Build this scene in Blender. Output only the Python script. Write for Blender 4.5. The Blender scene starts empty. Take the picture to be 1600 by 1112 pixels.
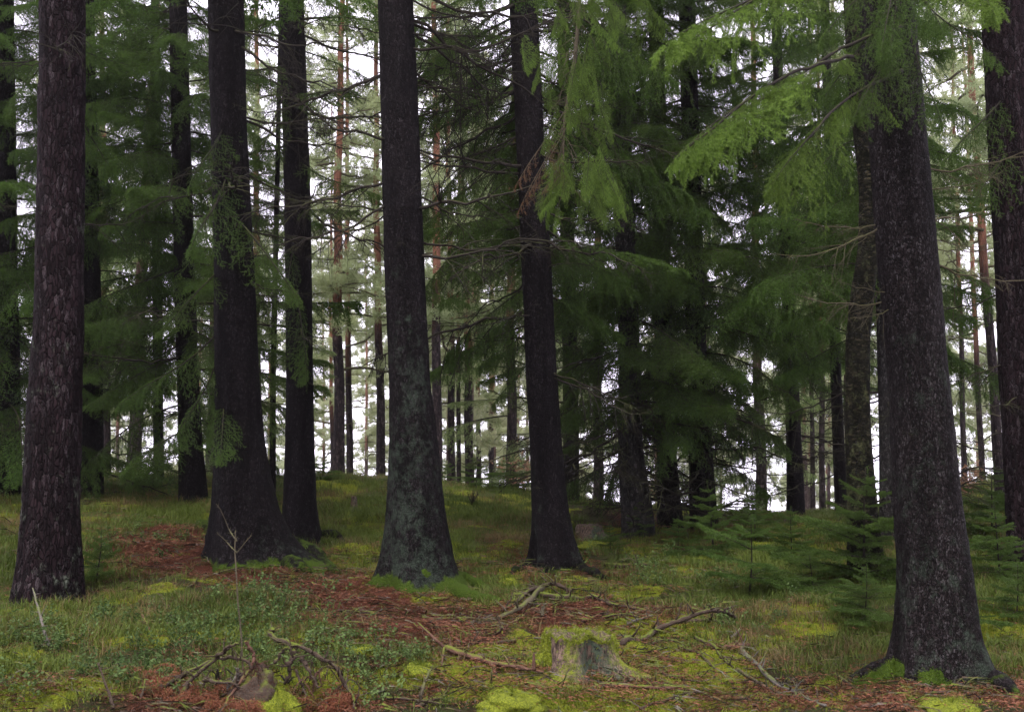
import bpy, math
import numpy as np
from mathutils import Vector, Matrix
rad = math.radians
rng = np.random.default_rng(7)
SC = bpy.context.scene
COL = SC.collection

# ------------------------------------------------------------------ camera, sky, sun, exposure
FPX = 1600 * 35 / 36.0
CAMZ = 1.6
PITCH = math.atan((720 - 556) / FPX)
cam_d = bpy.data.cameras.new('camera')
cam_d.lens = 35; cam_d.sensor_width = 36; cam_d.clip_end = 2000; cam_d.clip_start = 0.05
cam_d.dof.use_dof = True; cam_d.dof.focus_distance = 10.0; cam_d.dof.aperture_fstop = 3.5
cam = bpy.data.objects.new('camera', cam_d); COL.objects.link(cam)
cam.location = (0, 0, CAMZ); cam.rotation_euler = (math.pi / 2 + PITCH, 0, 0)
SC.camera = cam
SUN_EL, SUN_AZ = 63.0, 203.0      # compass-like azimuth: from behind the camera, to the left
world = bpy.data.worlds.new('World'); SC.world = world; world.use_nodes = True
wt = world.node_tree; wt.nodes.clear()
w_out = wt.nodes.new('ShaderNodeOutputWorld'); w_bg = wt.nodes.new('ShaderNodeBackground')
w_sky = wt.nodes.new('ShaderNodeTexSky'); w_sky.sky_type = 'NISHITA'; w_sky.sun_disc = False
w_sky.sun_elevation = rad(SUN_EL); w_sky.sun_rotation = rad(SUN_AZ)
w_sky.air_density = 1.0; w_sky.dust_density = 3.0
w_tc = wt.nodes.new('ShaderNodeTexCoord'); w_sep = wt.nodes.new('ShaderNodeSeparateXYZ')
w_max = wt.nodes.new('ShaderNodeMath'); w_max.operation = 'MAXIMUM'; w_max.inputs[1].default_value = 0.12
w_cmb = wt.nodes.new('ShaderNodeCombineXYZ')
w_mix = wt.nodes.new('ShaderNodeMix'); w_mix.data_type = 'RGBA'; w_mix.inputs[0].default_value = 0.8
w_mix.inputs[7].default_value = (16.5, 15.2, 18.0, 1)    # the overcast veil over the clear-sky colours
wl = wt.links.new
wl(w_tc.outputs['Generated'], w_sep.inputs[0]); wl(w_sep.outputs[0], w_cmb.inputs[0]); wl(w_sep.outputs[1], w_cmb.inputs[1])
wl(w_sep.outputs[2], w_max.inputs[0]); wl(w_max.outputs[0], w_cmb.inputs[2]); wl(w_cmb.outputs[0], w_sky.inputs[0])
wl(w_sky.outputs[0], w_mix.inputs[6]); wl(w_mix.outputs[2], w_bg.inputs[0]); wl(w_bg.outputs[0], w_out.inputs[0])
w_bg.inputs[1].default_value = 0.15
sun_d = bpy.data.lights.new('sun', 'SUN'); sun_d.energy = 3.0; sun_d.angle = rad(14); sun_d.color = (1.0, 0.96, 0.9)
sun = bpy.data.objects.new('sun', sun_d); COL.objects.link(sun)
az, el = rad(SUN_AZ), rad(SUN_EL)
sdir = Vector((math.sin(az) * math.cos(el), math.cos(az) * math.cos(el), math.sin(el)))
sun.rotation_euler = sdir.to_track_quat('Z', 'Y').to_euler()
SC.view_settings.view_transform = 'Standard'; SC.view_settings.look = 'None'
SC.view_settings.gamma = 1; SC.view_settings.exposure = 0.6
SC.render.engine = 'CYCLES'
cy = SC.cycles
cy.max_bounces = 7; cy.diffuse_bounces = 5; cy.glossy_bounces = 2; cy.transmission_bounces = 3; cy.volume_bounces = 0
cy.transparent_max_bounces = 4; cy.caustics_reflective = False; cy.caustics_refractive = False
cy.sample_clamp_indirect = 4; cy.use_denoising = True; cy.use_adaptive_sampling = True; cy.adaptive_threshold = 0.012

# ------------------------------------------------------------------ pixel rays (the photograph is 1600 x 1112)
CP, SP = math.cos(PITCH), math.sin(PITCH)
def ray(px, py):
    cx = (px - 800) / FPX; c = (556 - py) / FPX
    y = CP - c * SP
    return cx / y, (SP + c * CP) / y
def P(px, py, d):
    rx, rz = ray(px, py)
    return np.array([rx * d, d, CAMZ + rz * d])
def mpp(py, d):
    c = (556 - py) / FPX
    return d / (CP - c * SP) / FPX

# ------------------------------------------------------------------ noise
_perm = np.random.default_rng(3).permutation(1024)
_val = np.random.default_rng(4).random(1024)
def vnoise(x, y, z=0.0):
    x, y, z = np.broadcast_arrays(np.asarray(x, float), np.asarray(y, float), np.asarray(z, float))
    xi, yi, zi = np.floor(x).astype(int), np.floor(y).astype(int), np.floor(z).astype(int)
    fx, fy, fz = x - xi, y - yi, z - zi
    fx, fy, fz = [f * f * (3 - 2 * f) for f in (fx, fy, fz)]
    def h(a, b, c): return _val[_perm[(_perm[(_perm[a & 1023] + b) & 1023] + c) & 1023]]
    r = 0
    for a, wa in ((0, 1 - fx), (1, fx)):
        for b, wb in ((0, 1 - fy), (1, fy)):
            for c, wc in ((0, 1 - fz), (1, fz)):
                r = r + h(xi + a, yi + b, zi + c) * wa * wb * wc
    return r
def fbm(x, y, z=0.0, o=4):
    r = 0; a = 0.5; n = 0
    for k in range(o):
        r = r + a * vnoise(np.asarray(x) * 2 ** k + 17 * k, np.asarray(y) * 2 ** k, np.asarray(z) * 2 ** k); n += a; a *= 0.5
    return r / n

# ------------------------------------------------------------------ the lie of the land
_ctl = []
for px, py, d in [(50, 1112, 5.5), (300, 1112, 5.6), (800, 1112, 5.9), (1300, 1112, 5.9), (1560, 1112, 5.9), (75, 935, 9), (0, 850, 11.5),
                  (200, 900, 10), (250, 828, 12.5), (330, 1000, 7.6), (400, 880, 11), (480, 845, 13), (660, 918, 10), (875, 893, 12),
                  (560, 1000, 7.6), (920, 1040, 7.0), (1470, 1072, 6.7), (1200, 950, 9.2), (1350, 930, 9.8), (1560, 905, 10.3), (1550, 800, 16),
                  (1300, 855, 13), (1300, 812, 19), (500, 746, 19), (300, 752, 19), (0, 740, 19), (700, 758, 20), (800, 768, 20), (950, 795, 19),
                  (1050, 815, 17), (1240, 808, 18), (1550, 752, 25), (620, 840, 13.5), (750, 850, 13.5)]:
    _ctl.append(P(px, py, d))
for x, y, z in [(0, 0, 0), (-5, 1, .1), (5, 1, 0), (-10, 8, .4), (10, 8, .4), (-14, 19, 1.3), (0, -10, 0), (-25, 0, 0), (25, 0, 0),
                (-14, 28, .6), (-6, 28, .5), (0, 28, .3), (8, 27, -.2), (14, 30, .2), (0, 40, -1.8), (-20, 40, -1.6), (15, 40, -1.6),
                (40, 40, -1.5), (-40, 40, -1.5), (0, 80, -7), (-40, 80, -7), (40, 80, -7), (0, 150, -16), (-80, 150, -16), (80, 150, -16), (-30, 20, .8), (30, 20, .8)]:
    _ctl.append(np.array([x, y, z], float))
_ctl = np.array(_ctl)
def _mq(a, b): return np.sqrt(((a[:, None, :] - b[None, :, :]) ** 2).sum(-1) + 0.6)
_A = _mq(_ctl[:, :2], _ctl[:, :2]); _A[np.diag_indices(len(_A))] -= 0.02
_w = np.linalg.solve(_A, _ctl[:, 2] - _ctl[:, 2].mean())
def hb(x, y):
    x = np.asarray(x, float); y = np.asarray(y, float)
    q = np.stack([x.ravel(), y.ravel()], 1); out = np.empty(len(q))
    for i in range(0, len(q), 50000): out[i:i + 50000] = _mq(q[i:i + 50000], _ctl[:, :2]) @ _w
    return (out + _ctl[:, 2].mean()).reshape(x.shape)
def GPb(px, py):
    rx, rz = ray(px, py)
    d = np.linspace(3.5, 40, 1500)
    z = CAMZ + rz * d; h = hb(rx * d, d)
    k = np.argmax(z < h)
    if not (z < h).any(): k = 800
    return np.array([rx * d[k], d[k], h[k]])
# zones of ground cover, each an ellipse on the ground: (px, py, rx, ry, weight)
def zones(L):
    out = []
    for px, py, rx, ry, w in L:
        c = GPb(px, py); a = GPb(px, py - ry)[1]; b = GPb(px, min(py + ry, 1180))[1]
        out.append((c[0], c[1], rx * mpp(py, c[1]), max((a - b) / 2, .15), w))
    return out
Z_LITTER = zones([(300, 862, 130, 34, 1), (200, 850, 60, 20, .9), (420, 890, 90, 24, 1), (600, 955, 130, 42, 1), (520, 915, 70, 22, .9), (680, 975, 110, 30, .9), (560, 1000, 90, 22, .6),
                  (840, 890, 75, 24, 1), (960, 905, 60, 15, .5), (860, 960, 140, 24, .7), (1350, 1085, 130, 28, .9), (1290, 1095, 120, 20, .6), (1000, 810, 60, 20, .5),
                  (980, 960, 100, 20, .5), (300, 1095, 110, 28, .7), (520, 1100, 90, 20, .6), (1560, 1090, 60, 25, .8), (800, 785, 50, 8, .5), (950, 1060, 150, 30, .35), (720, 1090, 90, 20, .4)])
Z_MOSS = zones([(960, 1060, 130, 40, 1), (1090, 1030, 90, 30, .9), (800, 1060, 120, 22, .9), (640, 1055, 60, 20, .8), (1180, 1075, 110, 28, .8), (700, 1040, 90, 20, .7), (900, 1100, 160, 18, .9),
                (540, 1010, 50, 14, .9), (470, 1005, 40, 10, .6), (50, 1080, 110, 24, 1), (760, 1090, 80, 16, .9), (1030, 980, 120, 14, .6), (1150, 1000, 60, 14, .5), (930, 845, 40, 10, .9),
                (690, 935, 40, 10, .9), (740, 940, 60, 8, .8), (560, 865, 40, 12, .7), (930, 925, 100, 14, .5), (740, 880, 60, 12, .6), (800, 905, 18, 8, 1), (1080, 900, 100, 14, .4),
                (1110, 985, 70, 12, .6), (1400, 1060, 60, 14, .6), (1300, 1068, 24, 8, 1), (1470, 1095, 80, 16, .9), (1280, 1100, 60, 12, .6), (540, 780, 60, 10, .4), (430, 940, 40, 10, .5), (860, 1030, 80, 14, .7), (1000, 1020, 50, 14, .7)])
Z_GRASS = zones([(60, 1000, 150, 60, 1), (160, 960, 130, 40, 1), (200, 780, 230, 40, 1), (90, 860, 160, 60, .9), (560, 780, 150, 45, 1), (760, 820, 110, 60, 1), (600, 850, 120, 25, .7), (730, 870, 90, 20, .6),
                 (340, 960, 110, 34, .8), (470, 985, 100, 22, .6), (1200, 960, 150, 50, 1), (1350, 990, 110, 50, 1), (1100, 900, 150, 50, .8), (1200, 860, 200, 50, .9), (1560, 950, 120, 110, 1),
                 (1500, 820, 160, 60, 1), (1450, 760, 200, 30, 1), (900, 780, 160, 30, .7), (300, 1040, 150, 30, .5), (1560, 1040, 60, 40, .7), (1250, 1020, 90, 30, .6), (620, 1020, 70, 20, .3), (430, 800, 400, 30, .4)])
Z_BERRY = zones([(200, 1000, 140, 50, 1), (350, 970, 120, 34, 1), (60, 1020, 100, 40, .9), (150, 1060, 120, 26, .9), (470, 1030, 90, 30, .8), (600, 1040, 60, 24, .6), (1170, 975, 60, 16, .8), (240, 1050, 90, 26, .8),
                 (360, 1010, 90, 26, .7), (1100, 900, 120, 24, .5), (280, 860, 120, 24, .25), (560, 1070, 80, 24, .5), (900, 870, 80, 24, .3)])
def zmask(Z, x, y):
    r = np.zeros(np.shape(x))
    for cx, cyy, rx, ry, w in Z:
        r = np.maximum(r, w * np.exp(-np.clip(((x - cx) / rx) ** 2 + ((y - cyy) / ry) ** 2, 0, 30) ** 1.3 * .8))
    return r
def hg(x, y):
    x = np.asarray(x, float); y = np.asarray(y, float)
    h = hb(x, y)
    near = np.clip((30 - y) / 15, 0, 1)
    h = h + near * ((fbm(x * .9, y * .9, 5, 3) - .5) * .20 + (fbm(x * 2.6, y * 2.6, 9, 3) - .5) * .17)
    m = zmask(Z_MOSS, x, y)
    h = h + m * (np.abs(vnoise(x * 4.2, y * 4.2, 2) - .5) * -.12 + .055) + m * (fbm(x * 14, y * 14, 3, 2) - .5) * .03
    h = h + (1 - m) * near * (fbm(x * 12, y * 12, 1, 2) - .5) * .03
    return h
def H(x, y): return float(hg(np.array([x]), np.array([y]))[0])
def GP(px, py):
    rx, rz = ray(px, py)
    d = np.linspace(3.5, 40, 900)
    z = CAMZ + rz * d; h = hg(rx * d, d)
    k = np.argmax(z < h)
    if not (z < h).any(): k = 400
    return np.array([rx * d[k], d[k], h[k]])

# ------------------------------------------------------------------ materials
def mat(name, build, rough=.9):
    m = bpy.data.materials.new(name); m.use_nodes = True
    nt = m.node_tree; nt.nodes.clear()
    out = nt.nodes.new('ShaderNodeOutputMaterial')
    N = Nodes(nt); s = build(N); nt.links.new(s, out.inputs[0])
    return m
class Nodes:
    def __init__(s, nt): s.nt = nt
    def n(s, t, **k):
        x = s.nt.nodes.new(t)
        for a, v in k.items(): setattr(x, a, v)
        return x
    def link(s, a, b): s.nt.links.new(a, b)
    def put(s, sock, v):
        if isinstance(v, bpy.types.NodeSocket): s.link(v, sock)
        elif v is not None:
            if isinstance(v, tuple) and len(v) == 3 and sock.type == 'RGBA': v = v + (1,)
            sock.default_value = v
    def attr(s, name):
        a = s.n('ShaderNodeAttribute'); a.attribute_name = name; return a.outputs['Fac']
    def attrc(s, name):
        a = s.n('ShaderNodeAttribute'); a.attribute_name = name; return a.outputs['Color']
    def coord(s, scale=(1, 1, 1), which='Object'):
        t = s.n('ShaderNodeTexCoord'); m = s.n('ShaderNodeMapping'); m.inputs['Scale'].default_value = scale
        s.link(t.outputs[which], m.inputs[0]); return m.outputs[0]
    def noise(s, vec, scale, detail=4, rough=.6, dist=0.0):
        x = s.n('ShaderNodeTexNoise'); s.put(x.inputs['Vector'], vec); x.inputs['Scale'].default_value = scale
        x.inputs['Detail'].default_value = detail; x.inputs['Roughness'].default_value = rough; x.inputs['Distortion'].default_value = dist
        return x.outputs['Fac']
    def voro(s, vec, scale, feature='F1', out='Distance', rand=1.0):
        x = s.n('ShaderNodeTexVoronoi'); x.feature = feature; s.put(x.inputs['Vector'], vec); x.inputs['Scale'].default_value = scale
        x.inputs['Randomness'].default_value = rand
        return x.outputs[out]
    def m(s, op, a, b=None, c=None, clamp=False):
        x = s.n('ShaderNodeMath'); x.operation = op; x.use_clamp = clamp
        s.put(x.inputs[0], a); s.put(x.inputs[1], b)
        if c is not None: s.put(x.inputs[2], c)
        return x.outputs[0]
    def ss(s, v, lo, hi):
        x = s.n('ShaderNodeMapRange'); x.interpolation_type = 'SMOOTHSTEP'
        s.put(x.inputs[0], v); s.put(x.inputs[1], lo); s.put(x.inputs[2], hi); return x.outputs[0]
    def mix(s, f, a, b, mode='MIX'):
        x = s.n('ShaderNodeMix'); x.data_type = 'RGBA'; x.blend_type = mode
        s.put(x.inputs[0], f); s.put(x.inputs[6], a); s.put(x.inputs[7], b); return x.outputs[2]
    def bump(s, h, strength=.5, dist=.02, normal=None):
        x = s.n('ShaderNodeBump'); x.inputs['Strength'].default_value = strength; x.inputs['Distance'].default_value = dist
        s.put(x.inputs['Height'], h)
        if normal is not None: s.link(normal, x.inputs['Normal'])
        return x.outputs[0]
    def bsdf(s, col, rough=.9, normal=None, spec=.25):
        x = s.n('ShaderNodeBsdfPrincipled'); s.put(x.inputs['Base Color'], col); s.put(x.inputs['Roughness'], rough)
        x.inputs['Specular IOR Level'].default_value = spec
        if normal is not None: s.link(normal, x.inputs['Normal'])
        return x.outputs[0]
    def leaf(s, col, trans=.35, rough=.6):
        a = s.bsdf(col, rough, spec=.1); b = s.n('ShaderNodeBsdfTranslucent'); s.put(b.inputs[0], col)
        x = s.n('ShaderNodeMixShader'); x.inputs[0].default_value = trans
        s.link(a, x.inputs[1]); s.link(b.outputs[0], x.inputs[2]); return x.outputs[0]
    def sepz(s, vec):
        x = s.n('ShaderNodeSeparateXYZ'); s.link(vec, x.inputs[0]); return x.outputs[2]

def bark(name, dark, mid, pale, lich=(.028, .043, .028), vscale=(1, 1, .45), cell=42, upper=None, uz=(6, 9), lich_amt=1.0, bumpd=.018):
    def b(N):
        v = N.coord(vscale)
        wv = N.n('ShaderNodeVectorMath'); wv.operation = 'ADD'
        nz = N.n('ShaderNodeTexNoise'); nz.inputs['Scale'].default_value = 22; N.link(v, nz.inputs['Vector'])
        sc = N.n('ShaderNodeVectorMath'); sc.operation = 'SCALE'; sc.inputs['Scale'].default_value = .035
        N.link(nz.outputs['Color'], sc.inputs[0]); N.link(v, wv.inputs[0]); N.link(sc.outputs[0], wv.inputs[1]); v2 = wv.outputs[0]
        edge = N.voro(v2, cell, 'DISTANCE_TO_EDGE'); cellc = N.voro(v2, cell, 'F1', 'Color')
        fine = N.noise(v, 140, 4, .65); big = N.noise(v, 3.5, 3)
        crack = N.ss(edge, 0.0, .16)
        cg = N.n('ShaderNodeSeparateColor'); N.link(cellc, cg.inputs[0])
        c = N.mix(N.m('MULTIPLY', cg.outputs[0], crack), dark, mid)
        flake = N.ss(N.m('MULTIPLY', cg.outputs[1], fine), .42, .52)
        c = N.mix(N.m('MULTIPLY', flake, .9), c, pale)
        c = N.mix(N.m('MULTIPLY', N.ss(big, .5, .75), .5), c, (dark[0] * .7, dark[1] * .75, dark[2] * .8))
        if upper is not None:
            z = N.sepz(N.coord((1, 1, 1)))
            f = N.ss(N.m('ADD', z, N.m('MULTIPLY', big, 2.5)), uz[0] + 1.2, uz[1] + 1.2)
            c = N.mix(f, c, N.mix(N.noise(v, 60, 3), upper, (upper[0] * .5, upper[1] * .45, upper[2] * .5)))
        strk = N.noise(N.coord((1, 1, .12)), 9, 4, .6)
        c = N.mix(N.ss(strk, .42, .66), c, N.mix(.55, c, (dark[0] * .5, dark[1] * .5, dark[2] * .5)))
        la = N.attr('lichen'); lo = N.coord((1, 1, .8))
        ln = N.m('ADD', N.m('MULTIPLY', N.noise(lo, 16, 6, .72), .62), N.m('MULTIPLY', N.noise(lo, 3.2, 2), .38))
        lf = N.m('MULTIPLY', N.ss(N.m('ADD', ln, N.m('MULTIPLY', la, .20 * lich_amt)), .62, .80), .68)
        c = N.mix(N.m('MULTIPLY', lf, N.m('MULTIPLY_ADD', crack, .5, .5)), c, N.mix(fine, lich, (lich[0] * 2.0, lich[1] * 1.7, lich[2] * 1.9)))
        ma = N.attr('moss'); mn = N.noise(lo, 9, 5, .65)
        mf = N.ss(N.m('ADD', N.m('MULTIPLY', mn, .8), ma), .95, 1.12)
        mossc = N.mix(N.noise(lo, 60, 4, .7), (.012, .030, .005), (.070, .105, .013))
        c = N.mix(mf, c, mossc)
        hgt = N.m('ADD', N.m('ADD', N.m('MULTIPLY', crack, .8), N.m('MULTIPLY', fine, .5)), N.m('MULTIPLY', strk, 1.6))
        nrm = N.bump(N.m('ADD', hgt, N.m('MULTIPLY', mf, N.noise(lo, 90, 3))), .9, bumpd)
        return N.bsdf(c, .9, nrm, .05)
    return mat(name, b)
M_SPRUCE = bark('spruce_bark', (.005, .0042, .0045), (.015, .012, .0125), (.036, .031, .032), cell=72)
M_FINE = bark('fine_grey_bark', (.006, .005, .005), (.024, .019, .019), (.060, .054, .054), cell=95, bumpd=.012)
M_RED = bark('reddish_plated_bark', (.006, .0042, .0046), (.021, .013, .0145), (.055, .044, .046), lich=(.09, .12, .08), vscale=(1, 1, .33), cell=34, bumpd=.025)
M_PINE = bark('pine_bark', (.014, .011, .012), (.045, .034, .034), (.11, .085, .08), upper=(.27, .13, .08), uz=(4.0, 6.0), cell=26, vscale=(1, 1, .4))
M_PINEF = bark('haze_paled_pine_bark', (.05, .036, .036), (.13, .095, .090), (.20, .16, .15), upper=(.34, .19, .13), uz=(4.0, 6.0), cell=26, vscale=(1, 1, .4))  # bark of the far stems, paled in colour as by haze
M_BIRCH = bark('birch_bark', (.004, .004, .003), (.014, .013, .008), (.055, .047, .028), vscale=(1, 1, 2.0), cell=24, lich=(.06, .075, .03))
M_GREY = bark('grey_bark', (.014, .013, .0125), (.040, .037, .034), (.09, .085, .08), cell=46)

def foliage(name, a, b, trans=.3, tipc=None):
    def f(N):
        t = N.attr('tint'); c = N.mix(t, a, b)
        o = N.n('ShaderNodeObjectInfo')
        c = N.mix(N.m('MULTIPLY', o.outputs['Random'], .35), c, (a[0] * 1.3 + .01, a[1] * 1.0, a[2] * .9))
        return N.leaf(c, trans)
    return mat(name, f)
M_NEEDLE = foliage('spruce_needles', (.017, .041, .0085), (.080, .142, .026), .45)
M_YOUNG = foliage('young_spruce_needles', (.018, .045, .009), (.080, .135, .026), .4)
M_BRIGHT = foliage('lit_spruce_needles', (.022, .050, .010), (.17, .27, .045), .4)  # brightness of the lit boughs put into the colour, with paler new growth
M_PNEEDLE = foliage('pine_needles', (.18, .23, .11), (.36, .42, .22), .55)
M_FARP = foliage('haze_paled_pine_needles', (.26, .31, .17), (.48, .52, .33), .6)  # distance haze put into the needle colour
M_FARN = foliage('haze_paled_far_needles', (.11, .18, .06), (.26, .35, .13), .5)  # spruce green paled in colour in place of distance haze
M_DEADN = foliage('dead_needles', (.05, .025, .012), (.15, .075, .035), .2)
M_GRASS = foliage('forest_grass', (.030, .055, .010), (.115, .155, .028), .3)
M_STRAW = foliage('dry_grass', (.055, .045, .018), (.17, .125, .055), .3)
M_BERRY = foliage('bilberry_leaves', (.022, .050, .013), (.12, .18, .055), .3)
M_MOSSF = foliage('moss_fronds', (.045, .075, .008), (.23, .27, .030), .3)
M_RUST = foliage('dead_bracken', (.06, .024, .013), (.27, .11, .06), .3)
M_BEECH = foliage('dry_beech_leaves', (.14, .085, .05), (.34, .21, .13), .4)
M_LITTER = foliage('litter_needles', (.035, .014, .008), (.19, .080, .045), .05)
def _wood(a, b, mossy):
    def f(N):
        v = N.coord((1, 1, 1)); n = N.noise(v, 25, 5, .7); fine = N.noise(v, 130, 3, .6)
        t = N.attr('tint')
        c = N.mix(N.m('MULTIPLY_ADD', n, .7, N.m('MULTIPLY', t, .5)), a, b)
        geo = N.n('ShaderNodeNewGeometry'); z = N.sepz(geo.outputs['Normal'])
        mf = N.ss(N.m('ADD', N.m('MULTIPLY', z, .25), N.noise(v, 6, 4)), .62, .80)
        c = N.mix(N.m('MULTIPLY', mf, mossy), c, (.09, .12, .015))
        return N.bsdf(c, .85, N.bump(N.m('ADD', n, fine), .8, .012), .08)
    return f
M_TWIG = mat('dead_twigs', _wood((.008, .007, .006), (.030, .025, .020), .3))
M_TWIGP = mat('pale_twigs', _wood((.025, .022, .014), (.10, .085, .055), .5))
M_STICK = mat('weathered_wood', _wood((.014, .010, .008), (.075, .054, .040), .8))
M_REDSTICK = mat('peeling_red_wood', _wood((.018, .011, .009), (.14, .075, .052), .8))
M_GREYSTICK = mat('grey_wood', _wood((.03, .027, .024), (.15, .135, .115), .6))

def _ground(N):
    v = N.coord((1, 1, 1)); mk = N.n('ShaderNodeSeparateColor'); N.link(N.attrc('cover'), mk.inputs[0])
    lit, mos, grs = mk.outputs[0], mk.outputs[1], mk.outputs[2]
    n1 = N.noise(v, 5, 6, .7); n2 = N.noise(v, 26, 5, .7); n3 = N.noise(v, 110, 4, .7); st = N.noise(N.coord((1, .35, 1)), 190, 3, .6)
    base = N.mix(n3, (.014, .012, .008), (.055, .042, .022))
    base = N.mix(N.ss(n2, .42, .62), base, (.030, .042, .012))
    litter = N.mix(N.ss(st, .35, .68), (.024, .009, .006), (.145, .056, .032))
    litter = N.mix(N.m('MULTIPLY', N.ss(n2, .45, .7), .6), litter, (.045, .022, .016))
    moss = N.mix(N.ss(n3, .3, .7), (.035, .060, .006), (.22, .26, .020))
    moss = N.mix(N.ss(n2, .40, .68), moss, N.mix(n3, (.06, .08, .008), (.24, .21, .03)))
    gr = N.mix(n3, (.018, .026, .007), (.07, .085, .022))
    c = N.mix(N.ss(N.m('ADD', grs, N.m('MULTIPLY', n1, .6)), .5, .85), base, gr)
    c = N.mix(N.ss(N.m('ADD', lit, N.m('MULTIPLY', N.m('ADD', n1, n2), .5)), .72, .98), c, litter)
    c = N.mix(N.ss(N.m('ADD', mos, N.m('MULTIPLY', N.m('ADD', n1, n2), .6)), .86, 1.10), c, moss)
    h = N.m('ADD', N.m('ADD', n2, n3), st)
    return N.bsdf(c, .95, N.bump(h, .9, .025), .04)
M_GROUND = mat('forest_floor', _ground)

# ------------------------------------------------------------------ mesh building
class MB:
    def __init__(s): s.V = []; s.Q = []; s.T = []; s.n = 0
    def add(s, V, F, m=0, tint=0.5, extra=None):
        V = np.asarray(V, np.float32); F = np.asarray(F, np.int64)
        if len(V) == 0 or len(F) == 0: return
        t = np.broadcast_to(np.asarray(tint, np.float32), (len(V),))
        e = np.zeros((len(V), 2), np.float32) if extra is None else np.asarray(extra, np.float32)
        s.V.append((V, t, e))
        mm = np.broadcast_to(np.asarray(m, np.int32), (len(F),))
        (s.T if F.shape[1] == 3 else s.Q).append((F + s.n, mm))
        s.n += len(V)
    def addp(s, pr, M, tadd=0.0, scale=None):
        """append a proto (V, T, mat, tint) transformed by the 4x4 array M"""
        V = pr.Va @ M[:3, :3].T.astype(np.float32) + M[:3, 3].astype(np.float32)
        t = np.clip(pr.ta + tadd, 0, 1)
        s.V.append((V, t, pr.ea))
        if len(pr.Ta[0]): s.T.append((pr.Ta[0] + s.n, pr.Ta[1]))
        if len(pr.Qa[0]): s.Q.append((pr.Qa[0] + s.n, pr.Qa[1]))
        s.n += len(V)
    def freeze(s):
        s.Va = np.concatenate([v[0] for v in s.V]); s.ta = np.concatenate([v[1] for v in s.V]); s.ea = np.concatenate([v[2] for v in s.V])
        z = (np.zeros((0, 3), np.int64), np.zeros(0, np.int32))
        s.Ta = (np.concatenate([x[0] for x in s.T]), np.concatenate([x[1] for x in s.T])) if s.T else z
        s.Qa = (np.concatenate([x[0] for x in s.Q]), np.concatenate([x[1] for x in s.Q])) if s.Q else (np.zeros((0, 4), np.int64), z[1])
        return s
    def mesh(s, name, mats, smooth=False, origin=(0, 0, 0)):
        s.freeze()
        me = bpy.data.meshes.new(name)
        V = s.Va - np.asarray(origin, np.float32)
        nt, nq = len(s.Ta[0]), len(s.Qa[0])
        me.vertices.add(len(V)); me.vertices.foreach_set('co', V.ravel())
        me.loops.add(nt * 3 + nq * 4); me.polygons.add(nt + nq)
        me.loops.foreach_set('vertex_index', np.concatenate([s.Ta[0].ravel(), s.Qa[0].ravel()]).astype(np.int32))
        me.polygons.foreach_set('loop_start', np.concatenate([np.arange(nt) * 3, nt * 3 + np.arange(nq) * 4]).astype(np.int32))
        me.polygons.foreach_set('material_index', np.concatenate([s.Ta[1], s.Qa[1]]).astype(np.int32))
        if smooth: me.polygons.foreach_set('use_smooth', np.ones(nt + nq, bool))
        a = me.attributes.new('tint', 'FLOAT', 'POINT'); a.data.foreach_set('value', s.ta)
        if s.ea.any():
            a = me.attributes.new('moss', 'FLOAT', 'POINT'); a.data.foreach_set('value', np.ascontiguousarray(s.ea[:, 0]))
            a = me.attributes.new('lichen', 'FLOAT', 'POINT'); a.data.foreach_set('value', np.ascontiguousarray(s.ea[:, 1]))
        for m in mats: me.materials.append(m)
        me.update(); me.validate()
        return me
def link(name, me, parent=None, loc=(0, 0, 0)):
    o = bpy.data.objects.new(name, me); COL.objects.link(o); o.location = loc
    if parent is not None: o.parent = parent
    return o
def tag(o, label=None, cat=None, group=None, kind=None):
    if label: o['label'] = label
    if cat: o['category'] = cat
    if group: o['group'] = group
    if kind: o['kind'] = kind
    return o
def root(name, loc, label, cat, group=None):
    return tag(link(name, None, None, loc), label, cat, group)
def norm(v): return v / np.maximum(np.linalg.norm(v, axis=-1, keepdims=True), 1e-9)

def tube(pts, radii, k=6, cap=True, twist=0, rough=0.0, seed=0):
    pts = np.asarray(pts, float); n = len(pts); radii = np.broadcast_to(np.asarray(radii, float), (n,))
    t = norm(np.gradient(pts, axis=0))
    ref = np.array([0, 0, 1.0]) if abs(t[:, 2]).mean() < .8 else np.array([0, 1.0, 0])
    a = norm(np.cross(t, ref)); b = np.cross(t, a)
    th = np.arange(k) * 2 * np.pi / k
    rr = np.ones((n, k)) * radii[:, None]
    if rough: rr = rr * (1 + rough * (np.random.default_rng(seed).random((n, k)) - .5) * 2)
    V = pts[:, None, :] + rr[:, :, None] * (np.cos(th)[None, :, None] * a[:, None, :] + np.sin(th)[None, :, None] * b[:, None, :])
    V = V.reshape(-1, 3)
    i = np.arange(n - 1)[:, None] * k; j = np.arange(k)[None, :]; j2 = (j + 1) % k
    Q = np.stack([i + j, i + j2, i + k + j2, i + k + j], -1).reshape(-1, 4)
    if cap:
        V = np.concatenate([V, pts[:1], pts[-1:]])
        c0, c1 = n * k, n * k + 1; j = np.arange(k); j2 = (j + 1) % k
        Q = np.concatenate([Q, np.stack([np.full(k, c0), j2, j, j], -1)[:, :4] * 0 + np.stack([np.full(k, c0), j2, j, np.full(k, c0)], -1)]) if False else Q
        T = np.concatenate([np.stack([np.full(k, c0), j2, j], -1), np.stack([np.full(k, c1), (n - 1) * k + j, (n - 1) * k + j2], -1)])
        return V, Q, T
    return V, Q, None
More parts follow.
